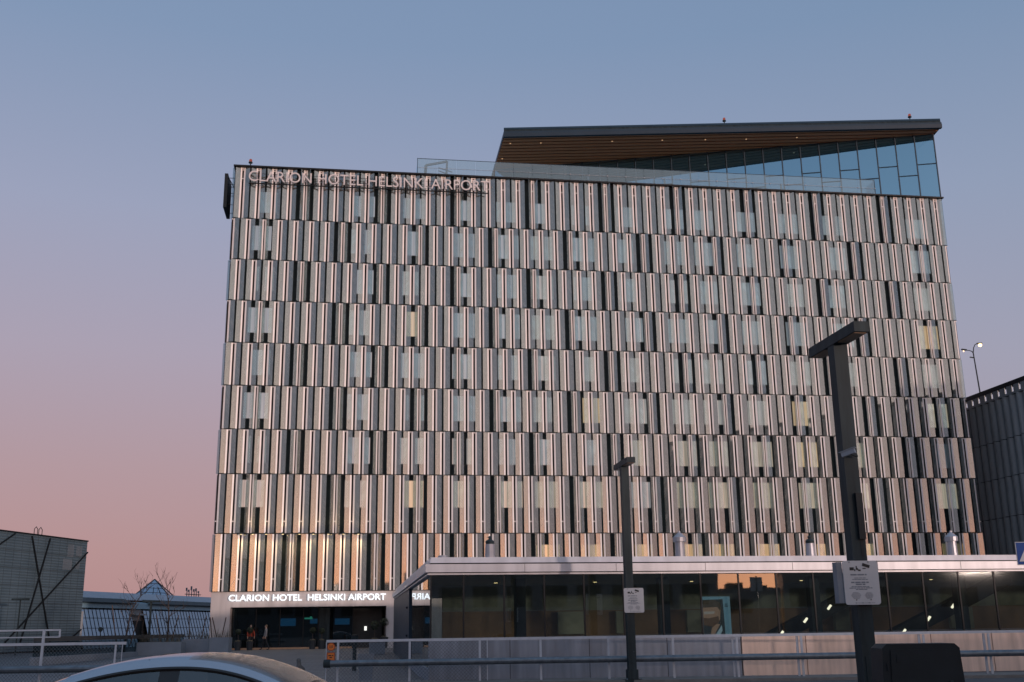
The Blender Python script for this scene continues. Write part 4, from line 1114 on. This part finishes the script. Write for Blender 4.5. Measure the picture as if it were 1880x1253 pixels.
taper_planter(692, 1180, 1201, .95, .95, 'broad pale planter between the railing and the doors')
# marker bollard
q = gq(650, 1232); tz = at(650, 1168, q.y).z-q.z
t = thing('bollard_light', 'slim dark bollard with a wide top behind the mesh bay', 'bollard', (q.x, q.y, q.z+.006))
m_ = MB(); m_.lathe((0, 0, 0), [(.09, 0), (.085, tz*.66), (.15, tz*.82), (.15, tz)], 14); m_.build('shaft', 'graphite_paint', t)
m_ = MB(); m_.lathe((0, 0, tz+.001), [(.16, 0), (.16, .03), (.02, .05)], 14); m_.build('cap', 'dark_frame', t)
# weathered stone figure
q = gq(548, 1249)
stt = thing('stone_figure', 'small weathered grey stone figure on the forecourt paving', 'statue', (q.x, q.y, q.z+.006), R(15))
def skinned(name, joints, edges, mats, parent, matf=None, sub=2, root=0):
    me = bpy.data.meshes.new(name); me.from_pydata([j[0] for j in joints], edges, []); o = bpy.data.objects.new(name, me); COL.objects.link(o)
    md = o.modifiers.new('skin', 'SKIN'); md.use_smooth_shade = True
    for i, sv in enumerate(me.skin_vertices[0].data):
        r = joints[i][1]; sv.radius = (r, r) if not isinstance(r, tuple) else r; sv.use_root = (i == root)
    sm = o.modifiers.new('sub', 'SUBSURF'); sm.levels = sub; sm.render_levels = sub
    bpy.context.view_layer.update()
    ev = o.evaluated_get(bpy.context.evaluated_depsgraph_get())
    nm = bpy.data.meshes.new_from_object(ev); bpy.data.objects.remove(o); nm.name = name
    nm.materials.clear()
    for k in mats: nm.materials.append(M[k])
    for p in nm.polygons:
        p.use_smooth = True
        p.material_index = matf(p.center) if matf else 0
    r = bpy.data.objects.new(name, nm); COL.objects.link(r); r.parent = parent
    return r
skinned('torso', [((0, 0, 0), .16), ((0, 0, .22), .17), ((.02, 0, .42), .13), ((0, 0, .58), .07), ((-.02, 0, .70), .10), ((-.04, 0, .80), .06), ((-.16, -.05, .38), .05), ((-.15, -.10, .18), .05), ((.19, -.02, .40), .05), ((.17, -.08, .18), .06)],
        [(0, 1), (1, 2), (2, 3), (3, 4), (4, 5), (2, 6), (6, 7), (2, 8), (8, 9)], ['stone'], stt, None, 1, 1)
m_ = MB(); m_.box(-.26, .26, -.22, .22, -.08, .02); m_.build('plinth', 'stone', stt)

# people at the door
def person(loc, rz, label, top, hairm, step=.28, arms=((-.10, -.05), (.06, .10))):
    t = thing('person', label, 'person', loc, rz)
    j = []; e = []
    def add(p, r, par=None):
        j.append((p, r)); i = len(j)-1
        if par is not None: e.append((par, i))
        return i
    pel = add((0, 0, .93), (.155, .11)); ab = add((0, 0, 1.10), (.14, .10), pel); ch = add((0, .01, 1.30), (.165, .11), ab)
    nk = add((0, .01, 1.47), .06, ch); hd0 = add((0, -.01, 1.56), (.070, .085), nk); hd1 = add((0, -.01, 1.66), (.075, .095), hd0); add((0, 0, 1.73), (.05, .06), hd1)
    for sg, fy in ((-1, -step), (1, step)):
        h = add((sg*.09, 0, .88), .10, pel); kn = add((sg*.10, fy*.45-.05, .50), .065, h); an = add((sg*.10, fy+.02*sg, .10), .042, kn)
        he = add((sg*.10, fy-.02, .045), .04, an); add((sg*.11, fy-.18, .03), .03, he)
    for sg, (ey, hy) in zip((-1, 1), arms):
        s = add((sg*.19, .01, 1.38), .065, ch); el_ = add((sg*.24, ey, 1.12), .045, s); wr_ = add((sg*.23, hy-.10, .92), .030, el_)
        pm = add((sg*.23, hy-.13, .85), (.028, .036), wr_)
        for k in range(4):
            f1 = add((sg*.23, hy-.165+.022*k, .79-.004*abs(k-1.5)), .009, pm); add((sg*.215, hy-.17+.022*k, .745), .008, f1)
        th = add((sg*.215, hy-.19, .85), .010, pm); add((sg*.205, hy-.205, .815), .009, th)
    def mf(c):
        if c.z > 1.46: return 0
        if c.z < .085: return 3
        if abs(c.x) > .20 and c.z < .93: return 0
        if c.z < .92: return 2
        return 1
    skinned('body', j, e, ['skin', top, 'trousers_dark', 'shoe'], t, mf, 1, 0)
    h_ = MB()
    rings = 6
    for i in range(rings):
        for k in range(14):
            def pt(i, k):
                th = (math.pi*.62)*i/rings; ph = 2*math.pi*k/14
                return (.088*math.sin(th)*math.cos(ph), .012+.108*math.sin(th)*math.sin(ph)*(1 if math.sin(ph) > -.2 else .72), 1.645+.115*math.cos(th)+(.05 if math.sin(ph) < -.4 and i > 3 else 0))
            h_.face([pt(i+1, k), pt(i+1, k+1), pt(i, k+1), pt(i, k)], 0, smooth=True)
    h_.build('hair', hairm, t)
    f_ = MB()
    f_.box(-.045, -.020, -.105, -.098, 1.630, 1.642); f_.box(.020, .045, -.105, -.098, 1.630, 1.642); f_.box(-.03, .03, -.104, -.096, 1.555, 1.565); f_.build('face_features', 'hair_dark', t)
    n_ = MB(); n_.face([(-.014, -.100, 1.592), (.014, -.100, 1.592), (0, -.128, 1.596)]); n_.face([(.014, -.100, 1.592), (0, -.095, 1.64), (0, -.128, 1.596)]); n_.face([(0, -.095, 1.64), (-.014, -.100, 1.592), (0, -.128, 1.596)]); n_.build('nose', 'skin', t)
    return t
q = at(459, 1190, 80.1); person((q.x, 80.1, ground_z(80)+.006), R(20), 'person in a red jacket and dark trousers behind the potted ball tree', 'jacket_red', 'hair_dark', .12, ((-.18, -.15), (-.12, -.10)))
q = at(487, 1190, 80.6); person((q.x, 80.6, ground_z(80)+.006), R(-80), 'person in a grey shirt walking past the lobby glass', 'shirt_grey', 'hair_fair', .26)

# rectangular planters, stakes, wall on the left of the doors
def block_planter(pxa, pxb, pt, pbm, label, depth=1.0):
    q0, q1 = gq(pxa, pbm), gq(pxb, pbm); Y = (q0.y+q1.y)/2; x0, x1 = at(pxa, pbm, Y).x, at(pxb, pbm, Y).x
    top = at(pxa, pt, Y).z; gz = ground_z(Y)
    t = thing('block_planter', label, 'planter', (x0, Y, gz), R(3), 'grey block planters beside the entrance pillar')
    w = x1-x0; h = top-gz
    m_ = MB()
    m_.box(0, w, 0, .08, 0, h); m_.box(0, w, depth-.08, depth, 0, h); m_.box(0, .08, .08, depth-.08, 0, h); m_.box(w-.08, w, .08, depth-.08, 0, h); m_.build('shell', 'planter_grey', t)
    m_ = MB(); m_.box(.081, w-.081, .081, depth-.081, .02, h-.08); m_.build('soil', 'bark', t)
    rng = random.Random(int(pxa)); r_ = MB()
    for _ in range(int(60*w)):
        x, y = rng.uniform(.1, w-.1), rng.uniform(.1, depth-.1); l = rng.uniform(.25, .75); d = Vector((rng.gauss(0, .22), rng.gauss(0, .22), 1)).normalized()
        r_.tube([(x, y, h-.08), Vector((x, y, h-.08))+d*l*.6, Vector((x, y, h-.08))+d*l+Vector((rng.gauss(0, .05), 0, 0))], [.007, .005, .003], 4, cap=False)
    r_.build('dry_stems', 'dry_reed', t)
    return t, Y
block_planter(383, 418, 1171, 1202, 'grey block planter with thin stakes against the entrance pillar', 1.1)
block_planter(332, 382, 1174, 1201, 'middle grey block planter with dry reeds', 1.1)
block_planter(246, 330, 1180, 1204, 'longest grey block planter, left of the reed planter', 1.2)
def stake(pa, pb, Y, label=None):
    a = at(*pa, Y); b = at(*pb, Y)
    t = thing('plant_stake', label, 'stake', a, 0, 'slanting stakes in the planters')
    m_ = MB(); m_.tube([(0, 0, 0), b-a], .035, 7); m_.build('pole', 'stake_wood', t)
for pa, pb, Y, lb_ in (((389, 1171), (386, 1134), 73.5, 'thin stake leaning left in front of the entrance pillar, leftmost of three'),
                     ((398, 1171), (390, 1134), 73.5, 'thin stake leaning left in front of the entrance pillar, middle of three'),
                     ((407, 1171), (415, 1134), 73.5, 'thin stake leaning right in front of the entrance pillar'),
                     ((369, 1174), (379, 1131), 73.5, 'thick stake leaning right in the reed planter'),
                     ((348, 1174), (347, 1131), 73.8, 'upright stake in the reed planter'),
                     ((314, 1180), (328, 1130), 72.5, 'thick stake leaning right, beside the second bare tree'),
                     ((295, 1180), (287, 1130), 72.5, 'thick stake leaning left, before the dark terminal door'),
                     ((238, 1186), (257, 1126), 70, 'longest stake leaning right over the left planter'),
                     ((213, 1180), (206, 1112), 70, 'pale thin stake at the left of the first bare tree')):
    stake(pa, pb, Y, lb_)
# low wall and dark glass screen on the left
wl = thing('glass_screen_wall', 'dark green glass screen above a low concrete wall left of the planters', 'wall', (0, 0, 0))
a, b = at(85, 1205, 62), at(332, 1172, 78)
m_ = MB()
A2 = Vector((at(60, 1200, 58).x, 58, 0)); B2 = Vector((at(338, 1175, 79).x, 79, 0))
dd = (B2-A2).normalized(); LNG = (B2-A2).length
m_.bar(A2+Vector((0, 0, .2)), B2+Vector((0, 0, .2)), .25, .5); m_.build('low_wall', 'planter_grey', wl)
for i in range(10):
    p0, p1 = A2+dd*(LNG*i/10+.02), A2+dd*(LNG*(i+1)/10-.02)
    m_ = MB(); za = .46; zb = 1.22
    m_.bar(p0+Vector((0, 0, (za+zb)/2)), p1+Vector((0, 0, (za+zb)/2)), .02, zb-za); m_.build('glass_pane', 'lobby_glass', wl)
m_ = MB(); m_.bar(A2+Vector((0, 0, 1.35)), B2+Vector((0, 0, 1.35)), .05, .24); m_.build('top_band', 'pot_dark', wl)
ln_ = MB(); q = at(168, 1213, 50)
# bare trees
def bare_tree(px, pb, Y, H, label, lean, seed):
    q = at(px, pb, Y); gz = ground_z(Y)
    t = thing('bare_tree', label, 'tree', (q.x, Y, gz), 0, 'bare young trees beside the entrance')
    rng = random.Random(seed); tr, br = MB(), MB()
    pts = []; p = Vector((0, 0, 0)); d = Vector((lean[0], 0, 1)).normalized(); nseg = 9
    for i in range(nseg+1):
        pts.append(p.copy()); f = i/nseg
        d = (d+Vector((lean[1]*(f**2)*.35+rng.gauss(0, .05), rng.gauss(0, .05), 0))).normalized(); p = p+d*H/nseg
    tr.tube(pts, [.085*(1-i/nseg*.82) for i in range(nseg+1)], 8); tr.build('trunk', 'bark', t)
    def branch(o, d, l, r, dep):
        n = 4; q = [o.copy()]; dd = d.copy()
        for i in range(n):
            dd = (dd+Vector((rng.gauss(0, .16), rng.gauss(0, .16), rng.gauss(.05, .12)))).normalized(); q.append(q[-1]+dd*l/n)
        br.tube(q, [r*(1-.7*i/n) for i in range(n+1)], 5, cap=False)
        if dep > 0:
            for k in range(3):
                i = rng.randint(1, n); a_ = rng.uniform(0, 6.28)
                branch(q[i], (dd+Vector((math.cos(a_), math.sin(a_)*.7, .35))*.75).normalized(), l*rng.uniform(.45, .7), r*.55, dep-1)
    for i in range(3, nseg+1):
        for k in range(2 if i > 4 else 1):
            a_ = rng.uniform(0, 6.28)
            branch(pts[i], Vector((math.cos(a_), math.sin(a_)*.6, .75+.05*i)).normalized(), H*rng.uniform(.16, .28), .022, 2)
    br.build('crown', 'bark', t)
bare_tree(228, 1180, 70, 4.3, 'bare young tree bending right, before the terminal skylight', (.12, .9), 11)
bare_tree(304, 1180, 72, 4.2, 'bare young tree bending left, nearer the entrance pillar', (.0, -.55), 23)
# lamps and signs further back on the left
def tee_lamp(px, pb, pt, Y, hw, label, pw=.13):
    q = at(px, pt, Y); gz = ground_z(Y)
    t = thing('park_lamp', label, 'lamp post', (q.x, Y, gz), 0, 'dark flat topped lamp posts behind the planters')
    h = q.z-gz
    m_ = MB(); m_.bar((0, 0, 0), (0, 0, h-.12), pw, pw); m_.build('post', 'graphite_paint', t)
    m_ = MB(); m_.box(-hw, hw, -.15, .15, h-.12, h); m_.build('lamp_head', 'graphite_paint', t)
tee_lamp(278, 1172, 1103, 82, .62, 'dark T shaped lamp post before the terminal skylight')
tee_lamp(38, 1180, 1099, 75, .55, 'slender T shaped lamp post before the dark cross braced garage', .07)
q = at(185, 1156, 80); t = thing('round_sign', 'dark round road sign seen from behind before the sloping terminal glass', 'road sign', (q.x, 80, .3))
m_ = MB(); m_.tube([(0, 0, 0), (0, 0, q.z-.3)], .03, 8); m_.build('post', 'graphite_paint', t)
m_ = MB()
for k in range(20):
    a0, a1 = 2*math.pi*k/20, 2*math.pi*(k+1)/20; f_ = lambda a, y: (.17*math.cos(a), y, q.z-.3+.17*math.sin(a))
    m_.face([f_(a0, -.04), f_(a1, -.04), (0, -.04, q.z-.3)]); m_.face([f_(a1, -.06), f_(a0, -.06), (0, -.06, q.z-.3)][::1]); m_.face([f_(a0, -.06), f_(a1, -.06), f_(a1, -.04), f_(a0, -.04)])
m_.build('plate', 'graphite_paint', t)

# ------------------------------------------------------------------ dark cross-braced garage (left)
AV = Vector((.203, .979, 0)).normalized(); ANG = math.atan2(AV.y, AV.x)
P2 = Vector((-33.8, 90, 0))
dg = thing('mesh_clad_garage', 'dark grey mesh clad building with crossing diagonal braces at the left edge', 'building', P2, ANG)
# local x runs along AV, local -y faces the road
def loc2(px, py):
    q = on_plane(px, py, P2, AV)-P2; return (q.dot(AV), q.z)
TR = -2.2; HT = 8.71
m_ = MB(); m_.box(-46, TR, .25, 24, 0, HT-.05); m_.build('wall', 'garage_dark', dg)
m_ = MB(); m_.box(-46, TR, 0.0, .12, .4, HT); m_.build('mesh_cladding', 'mesh_facade', dg)
m_ = MB(); m_.box(-46, TR+.05, -.06, .3, HT, HT+.10); m_.build('roof_edge', 'dark_frame', dg)
m_ = MB()
for i in range(1, 7): m_.box(-46, TR, -.012, -.002, HT-1.22*i-.02, HT-1.22*i+.02)
x = TR-.9
while x > -46:
    m_.box(x-.012, x+.012, -.008, -.001, .4, HT); x -= .9
m_.build('panel_joints', 'mesh_joint', dg)
for (a_, b_) in (((57, 984.6), (89.5, 1180)), ((90.5, 989), (35, 1180)), ((160, 1014.5), (7, 1180)), ((0, 998), (26, 980)), ((147, 1156), (120, 1180)), ((-60, 1040), (0, 998)), ((-40, 985), (-90, 1180))):
    p0, p1 = loc2(*a_), loc2(*b_); p0 = (min(p0[0], TR), min(p0[1], HT)); p1 = (min(p1[0], TR), max(p1[1], .4))
    m_ = MB(); m_.bar((p0[0], -.10, p0[1]), (p1[0], -.10, p1[1]), .08, .09); m_.build('brace', 'dark_frame', dg)
for (xa, xb, za, zb) in ((-4.7, -4.0, 7.4, 8.35), (-3.6, -2.9, 7.5, 8.3), (-5.2, -4.1, 6.4, 7.2), (-3.5, -3.1, 6.5, 7.1)):
    m_ = MB()
    k = xa
    while k < xb: m_.box(k, k+.05, -.016, -.006, za, zb); k += .13
    m_.build('lit_window_slats', 'planter_grey', dg)  # pale bars stand in for lit windows behind the mesh
m_ = MB()
for xx in (-8.25, -7.7): m_.tube([(xx, .6, HT), (xx, .6, HT+.55), (xx+.2, .6, HT+.72), (xx+.4, .6, HT+.55), (xx+.4, .6, HT)], .03, 6)
m_.build('ladder_hoop', 'dark_frame', dg)

# ------------------------------------------------------------------ terminal with sloping glass
P1 = Vector((-37.8, 100, 0))
tm = thing('terminal_building', 'low pale blue terminal with sloping gridded glass and a pyramid skylight', 'building', P1, ANG)
def bandpoly(mb, x0, x1, prof):
    """prof: list of (y, z) going up the face"""
    for (y0, z0), (y1, z1) in zip(prof, prof[1:]): mb.face([(x0, y0, z0), (x1, y0, z0), (x1, y1, z1), (x0, y1, z1)])
T0, T1 = -4, 52
m_ = MB(); m_.box(T0, T1, 3.0, 30, 0, 4.9); m_.build('wall', 'terminal_white', tm)
m_ = MB(); bandpoly(m_, T0, T1, [(.85, 3.86), (.95, 4.42), (3.1, 4.75)]); m_.build('blue_band', 'terminal_blue', tm)
m_ = MB(); bandpoly(m_, T0, T1, [(1.6, 4.72), (3.6, 5.48), (14, 5.7)]); m_.box(T0, T1, 1.6, 3.2, 4.66, 4.719); m_.build('roof', 'terminal_roof', tm)
for xa, xb in ((T0, 7.4), (10.7, 26)):
    m_ = MB(); m_.face([(xa, .7, 4.34), (xb+.6, .7, 4.34), (xb, 1.7, 4.80), (xa, 1.7, 4.80)]); m_.face([(xa, 1.7, 4.45), (xb, 1.7, 4.45), (xb+.6, .7, 4.34), (xa, .7, 4.34)]); m_.box(xa, xb+.6, .66, .70, 4.30, 4.38); m_.build('canopy', 'graphite_paint', tm)
for xa, xb in ((-1.3, 7.9), (9.9, 30)):
    m_ = MB(); m_.face([(xa, 0, .3), (xb, 0, .3), (xb-.4, 1.1, 3.85), (xa, 1.1, 3.85)]); o = m_.build('sloping_glass', 'terminal_glass', tm)
    m_ = MB(); x = xa
    while x <= xb: m_.bar((x, -.02, .3), (x, 1.08, 3.85), .03, .03); x += .62
    for k in range(5): m_.bar((xa, 1.1*k/4-.02, .3+3.55*k/4), (xb, 1.1*k/4-.02, .3+3.55*k/4), .03, .03)
    m_.build('glazing_bars', 'dark_frame', o)
m_ = MB(); m_.box(7.5, 10.4, 1.12, 1.3, 0, 3.84); m_.build('door_wall', 'terminal_white', tm)
m_ = MB(); m_.box(T0, -1.4, .2, 1.0, 0, 3.5); m_.build('end_pier', 'terminal_white', tm)
m_ = MB(); m_.box(8.3, 9.75, .95, 1.119, 0, 2.75); m_.build('dark_door', 'garage_dark', tm)
m_ = MB(); m_.box(8.0, 9.9, .6, 1.119, 3.25, 3.40); m_.build('door_canopy', 'terminal_white', tm)
TN = Vector((-AV.y, AV.x, 0))
def loct(px, py, y):
    q = on_plane(px, py, P1+TN*y, AV)-P1; return Vector((q.dot(AV), y, q.z))
apx = loct(284, 1064, 6.5); b0, b1 = loct(243, 1096, 4), loct(314, 1098, 4)
bs4 = [b0, b1, loct(318, 1094, 8), loct(262, 1093, 8)]
m_ = MB()
for i in range(4): m_.face([bs4[i], bs4[(i+1) % 4], apx])
o = m_.build('pyramid_skylight', 'terminal_glass', tm)
m_ = MB()
for i in range(4): m_.bar(bs4[i], apx, .09)
for k in (.25, .5, .75):
    pA = bs4[0].lerp(bs4[1], k); m_.bar(pA+Vector((0, -.03, 0)), pA.lerp(apx, .55)+Vector((0, -.03, 0)), .05); m_.bar(bs4[0].lerp(apx, k), bs4[1].lerp(apx, k), .05)
m_.build('skylight_bars', 'dark_frame', o)
m_ = MB(); m_.tube([(-.9, 4.2, 5.4), (-.9, 4.2, 6.1), (-.6, 4.2, 6.25), (-.2, 4.2, 6.22)], .07, 8); m_.build('flue_pipe', 'dark_frame', tm)
m_ = MB(); m_.box(3.0, 4.4, 5, 6, 5.5, 5.85); m_.build('roof_box', 'graphite_paint', tm)
ax0 = loct(352, 1086, 5).x-17.9
for (xx, hh) in ((16.8, .9), (17.3, .7), (17.9, 1.1), (18.5, .8), (19.0, .9), (19.6, .6)):
    xx += ax0
    m_ = MB(); m_.bar((xx, 5, 5.5), (xx, 5, 5.6+hh), .07); m_.bar((xx-.12, 5, 5.7+hh*.5), (xx-.12, 5, 5.6+hh), .16, .12); m_.build('antenna', 'galvanised', tm)
m_ = MB(); m_.box(16.5+ax0, 20+ax0, 4.9, 5.1, 5.75, 5.82); m_.build('antenna_frame', 'dark_frame', tm)

# ------------------------------------------------------------------ ribbed parking garage (right)
pg = thing('ribbed_garage', 'dark ribbed car park with rounded vertical fins beside the hotel', 'building', W(66, 0, 0), PHI)
GV0, GV1, GH = -20.0, 24.0, 21.65
m_ = MB(); m_.box(.35, 40, GV0, GV1, 0, 20.45); m_.box(.30, .34, GV0, GV1, 20.0, 20.69); m_.build('wall', 'garage_dark', pg)
m_ = MB(); m_.box(-.12, .5, GV0, GV1, 21.27, GH); m_.build('roof_edge', 'dark_frame', pg)
m_ = MB(); m_.box(-.10, -.04, GV0, GV1, 20.50, 20.68); y_ = GV0
while y_ < GV1-1: m_.box(-.10, -.04, y_, y_+.80, 20.681, 21.265); y_ += 1.035
m_.build('pierced_parapet', 'garage_rib', pg)
JZ = [20.50, 16.90, 13.67, 10.30, 6.95, 3.5, .3]
rp_ = 1.035; nrib = int((GV1-GV0)/rp_)
def rib_storey(v, z0, z1, mb):
    n = 9
    pts = [(.30-.46*math.sin(math.pi*(k/n))**.8 if 0 < k < n else .30, v+.80*(k/n)) for k in range(n+1)]
    for (x0, y0), (x1, y1) in zip(pts, pts[1:]): mb.face([(x1, y1, z0), (x0, y0, z0), (x0, y0, z1), (x1, y1, z1)], 0, smooth=True)
ribs = []
for i in range(nrib):
    v = GV0+i*rp_; ribs.append(v)
ribs.sort(key=lambda v: abs(v-2))
for i, v in enumerate(ribs):
    m_ = MB()
    for za, zb in zip(JZ, JZ[1:]): rib_storey(v, zb+.03, za-.02, m_)
    m_.build('rib', 'garage_rib', pg)
m_ = MB()
for z in JZ[1:-1]: m_.box(.10, .36, GV0, GV1, z-.02, z+.03)
m_.build('storey_joint', 'garage_dark', pg)
# twin-arm lamp on its roof
lp = at(1800, 712, 111.5); lq = at(1793, 648, 111.5)
tw = thing('twin_street_lamp', 'tall twin arm street lamp, lit, above the ribbed car park', 'street lamp', (lp.x, 111.5, 20.45), PHI)
hz = lq.z-20.45
m_ = MB(); m_.tube([(0, 0, 0), (-.12, 0, hz*.5), (-.32, 0, hz)], [.09, .075, .06], 8); m_.build('pole', 'graphite_paint', tw)
for sx, end, dz, mat, r_ in ((-1, -1.10, .25, 'lamp_glow', .06), (1, .28, .98, 'lamp_glow', .19)):
    m_ = MB(); bx_ = -.32
    m_.tube([(bx_, 0, hz-.05), (bx_+sx*.12, 0, hz+dz*.55), (bx_+(end-bx_)*.55, 0, hz+dz*.92), (end, 0, hz+dz)], [.055, .05, .045, .04], 7); o = m_.build('arm', 'graphite_paint', tw)
    m_ = MB(); m_.bar((end-.05*sx, 0, hz+dz+.03), (end+.5*sx, 0, hz+dz+.08), .22, .12); m_.build('lantern', 'graphite_paint', o)
    m_ = MB(); m_.lathe((end+.3*sx, 0, hz+dz-.12), [(max(.002, r_*math.sin(math.pi*k_/8)), -r_*math.cos(math.pi*k_/8)) for k_ in range(9)], 14); m_.build('bulb', mat, o)
m_ = MB(); m_.bar((-.35, 0, hz-.55), (-.75, 0, hz-.50), .12, .10); m_.build('sensor', 'graphite_paint', tw)

# ------------------------------------------------------------------ buildings behind the camera, seen in the glass, shaped to block the low sun
def back_block(c, rz, w, h, d, label, steps):
    t = thing('airport_building', label, 'building', (c[0], c[1], 0), R(rz))
    m_ = MB(); m_.box(-w/2, w/2, -d, 0, 0, h); m_.build('wall', 'mesh_metal', t)
    for x0, x1, hh in steps:
        m_ = MB(); m_.box(x0, x1, 2-d, -2, h, h+hh); m_.build('roof_plant', 'graphite_paint', t)
    k = 0
    while -w/2+5.2+k*6 < w/2:
        m_ = MB(); m_.box(-w/2+1+k*6, -w/2+5.2+k*6, .01, .08, h*.45, h*.75); m_.build('window', 'dark_frame', t); k += 1
# facing the pavilion: a long hall with a low gap where the sunset shows
back_block((39.5, -107.8), 22.5, 79, 11.2, 20, 'long airport hall across the road, seen only mirrored in the pavilion glass', [(-24, -15, 1.5), (2, 12, 1.0)])
back_block((81, -91), 22.5, 10, 7.6, 12, 'low shed between the airport halls, seen only mirrored in the glass', [(-3.5, -1, .9), (1, 3.2, .5)])
back_block((108, -77), 27, 50, 9.8, 20, 'shorter airport hall across the road, seen only mirrored in the pavilion glass', [(-25, -5.5, 1.7)])  # taller left step added to keep low sun off the pavilion's left part
back_block((92, -22), 44, 44, 7.5, 16, 'low airport office far right, seen only mirrored in the lowest facade panels', [(-14, -10, 1.4), (2, 6, 2.2), (12, 20, 3.5)])
back_block((103, 20), 60, 34, 12.0, 16, 'taller airport office far right, seen only mirrored in the lower facade panels', [(-8, 2, 1.5)])
back_block((-38, -111), -16, 104, 12.5, 20, 'airport hall behind and left of the viewpoint, seen only mirrored in the glass', [(-30, -20, 1.5), (10, 22, 2.0)])
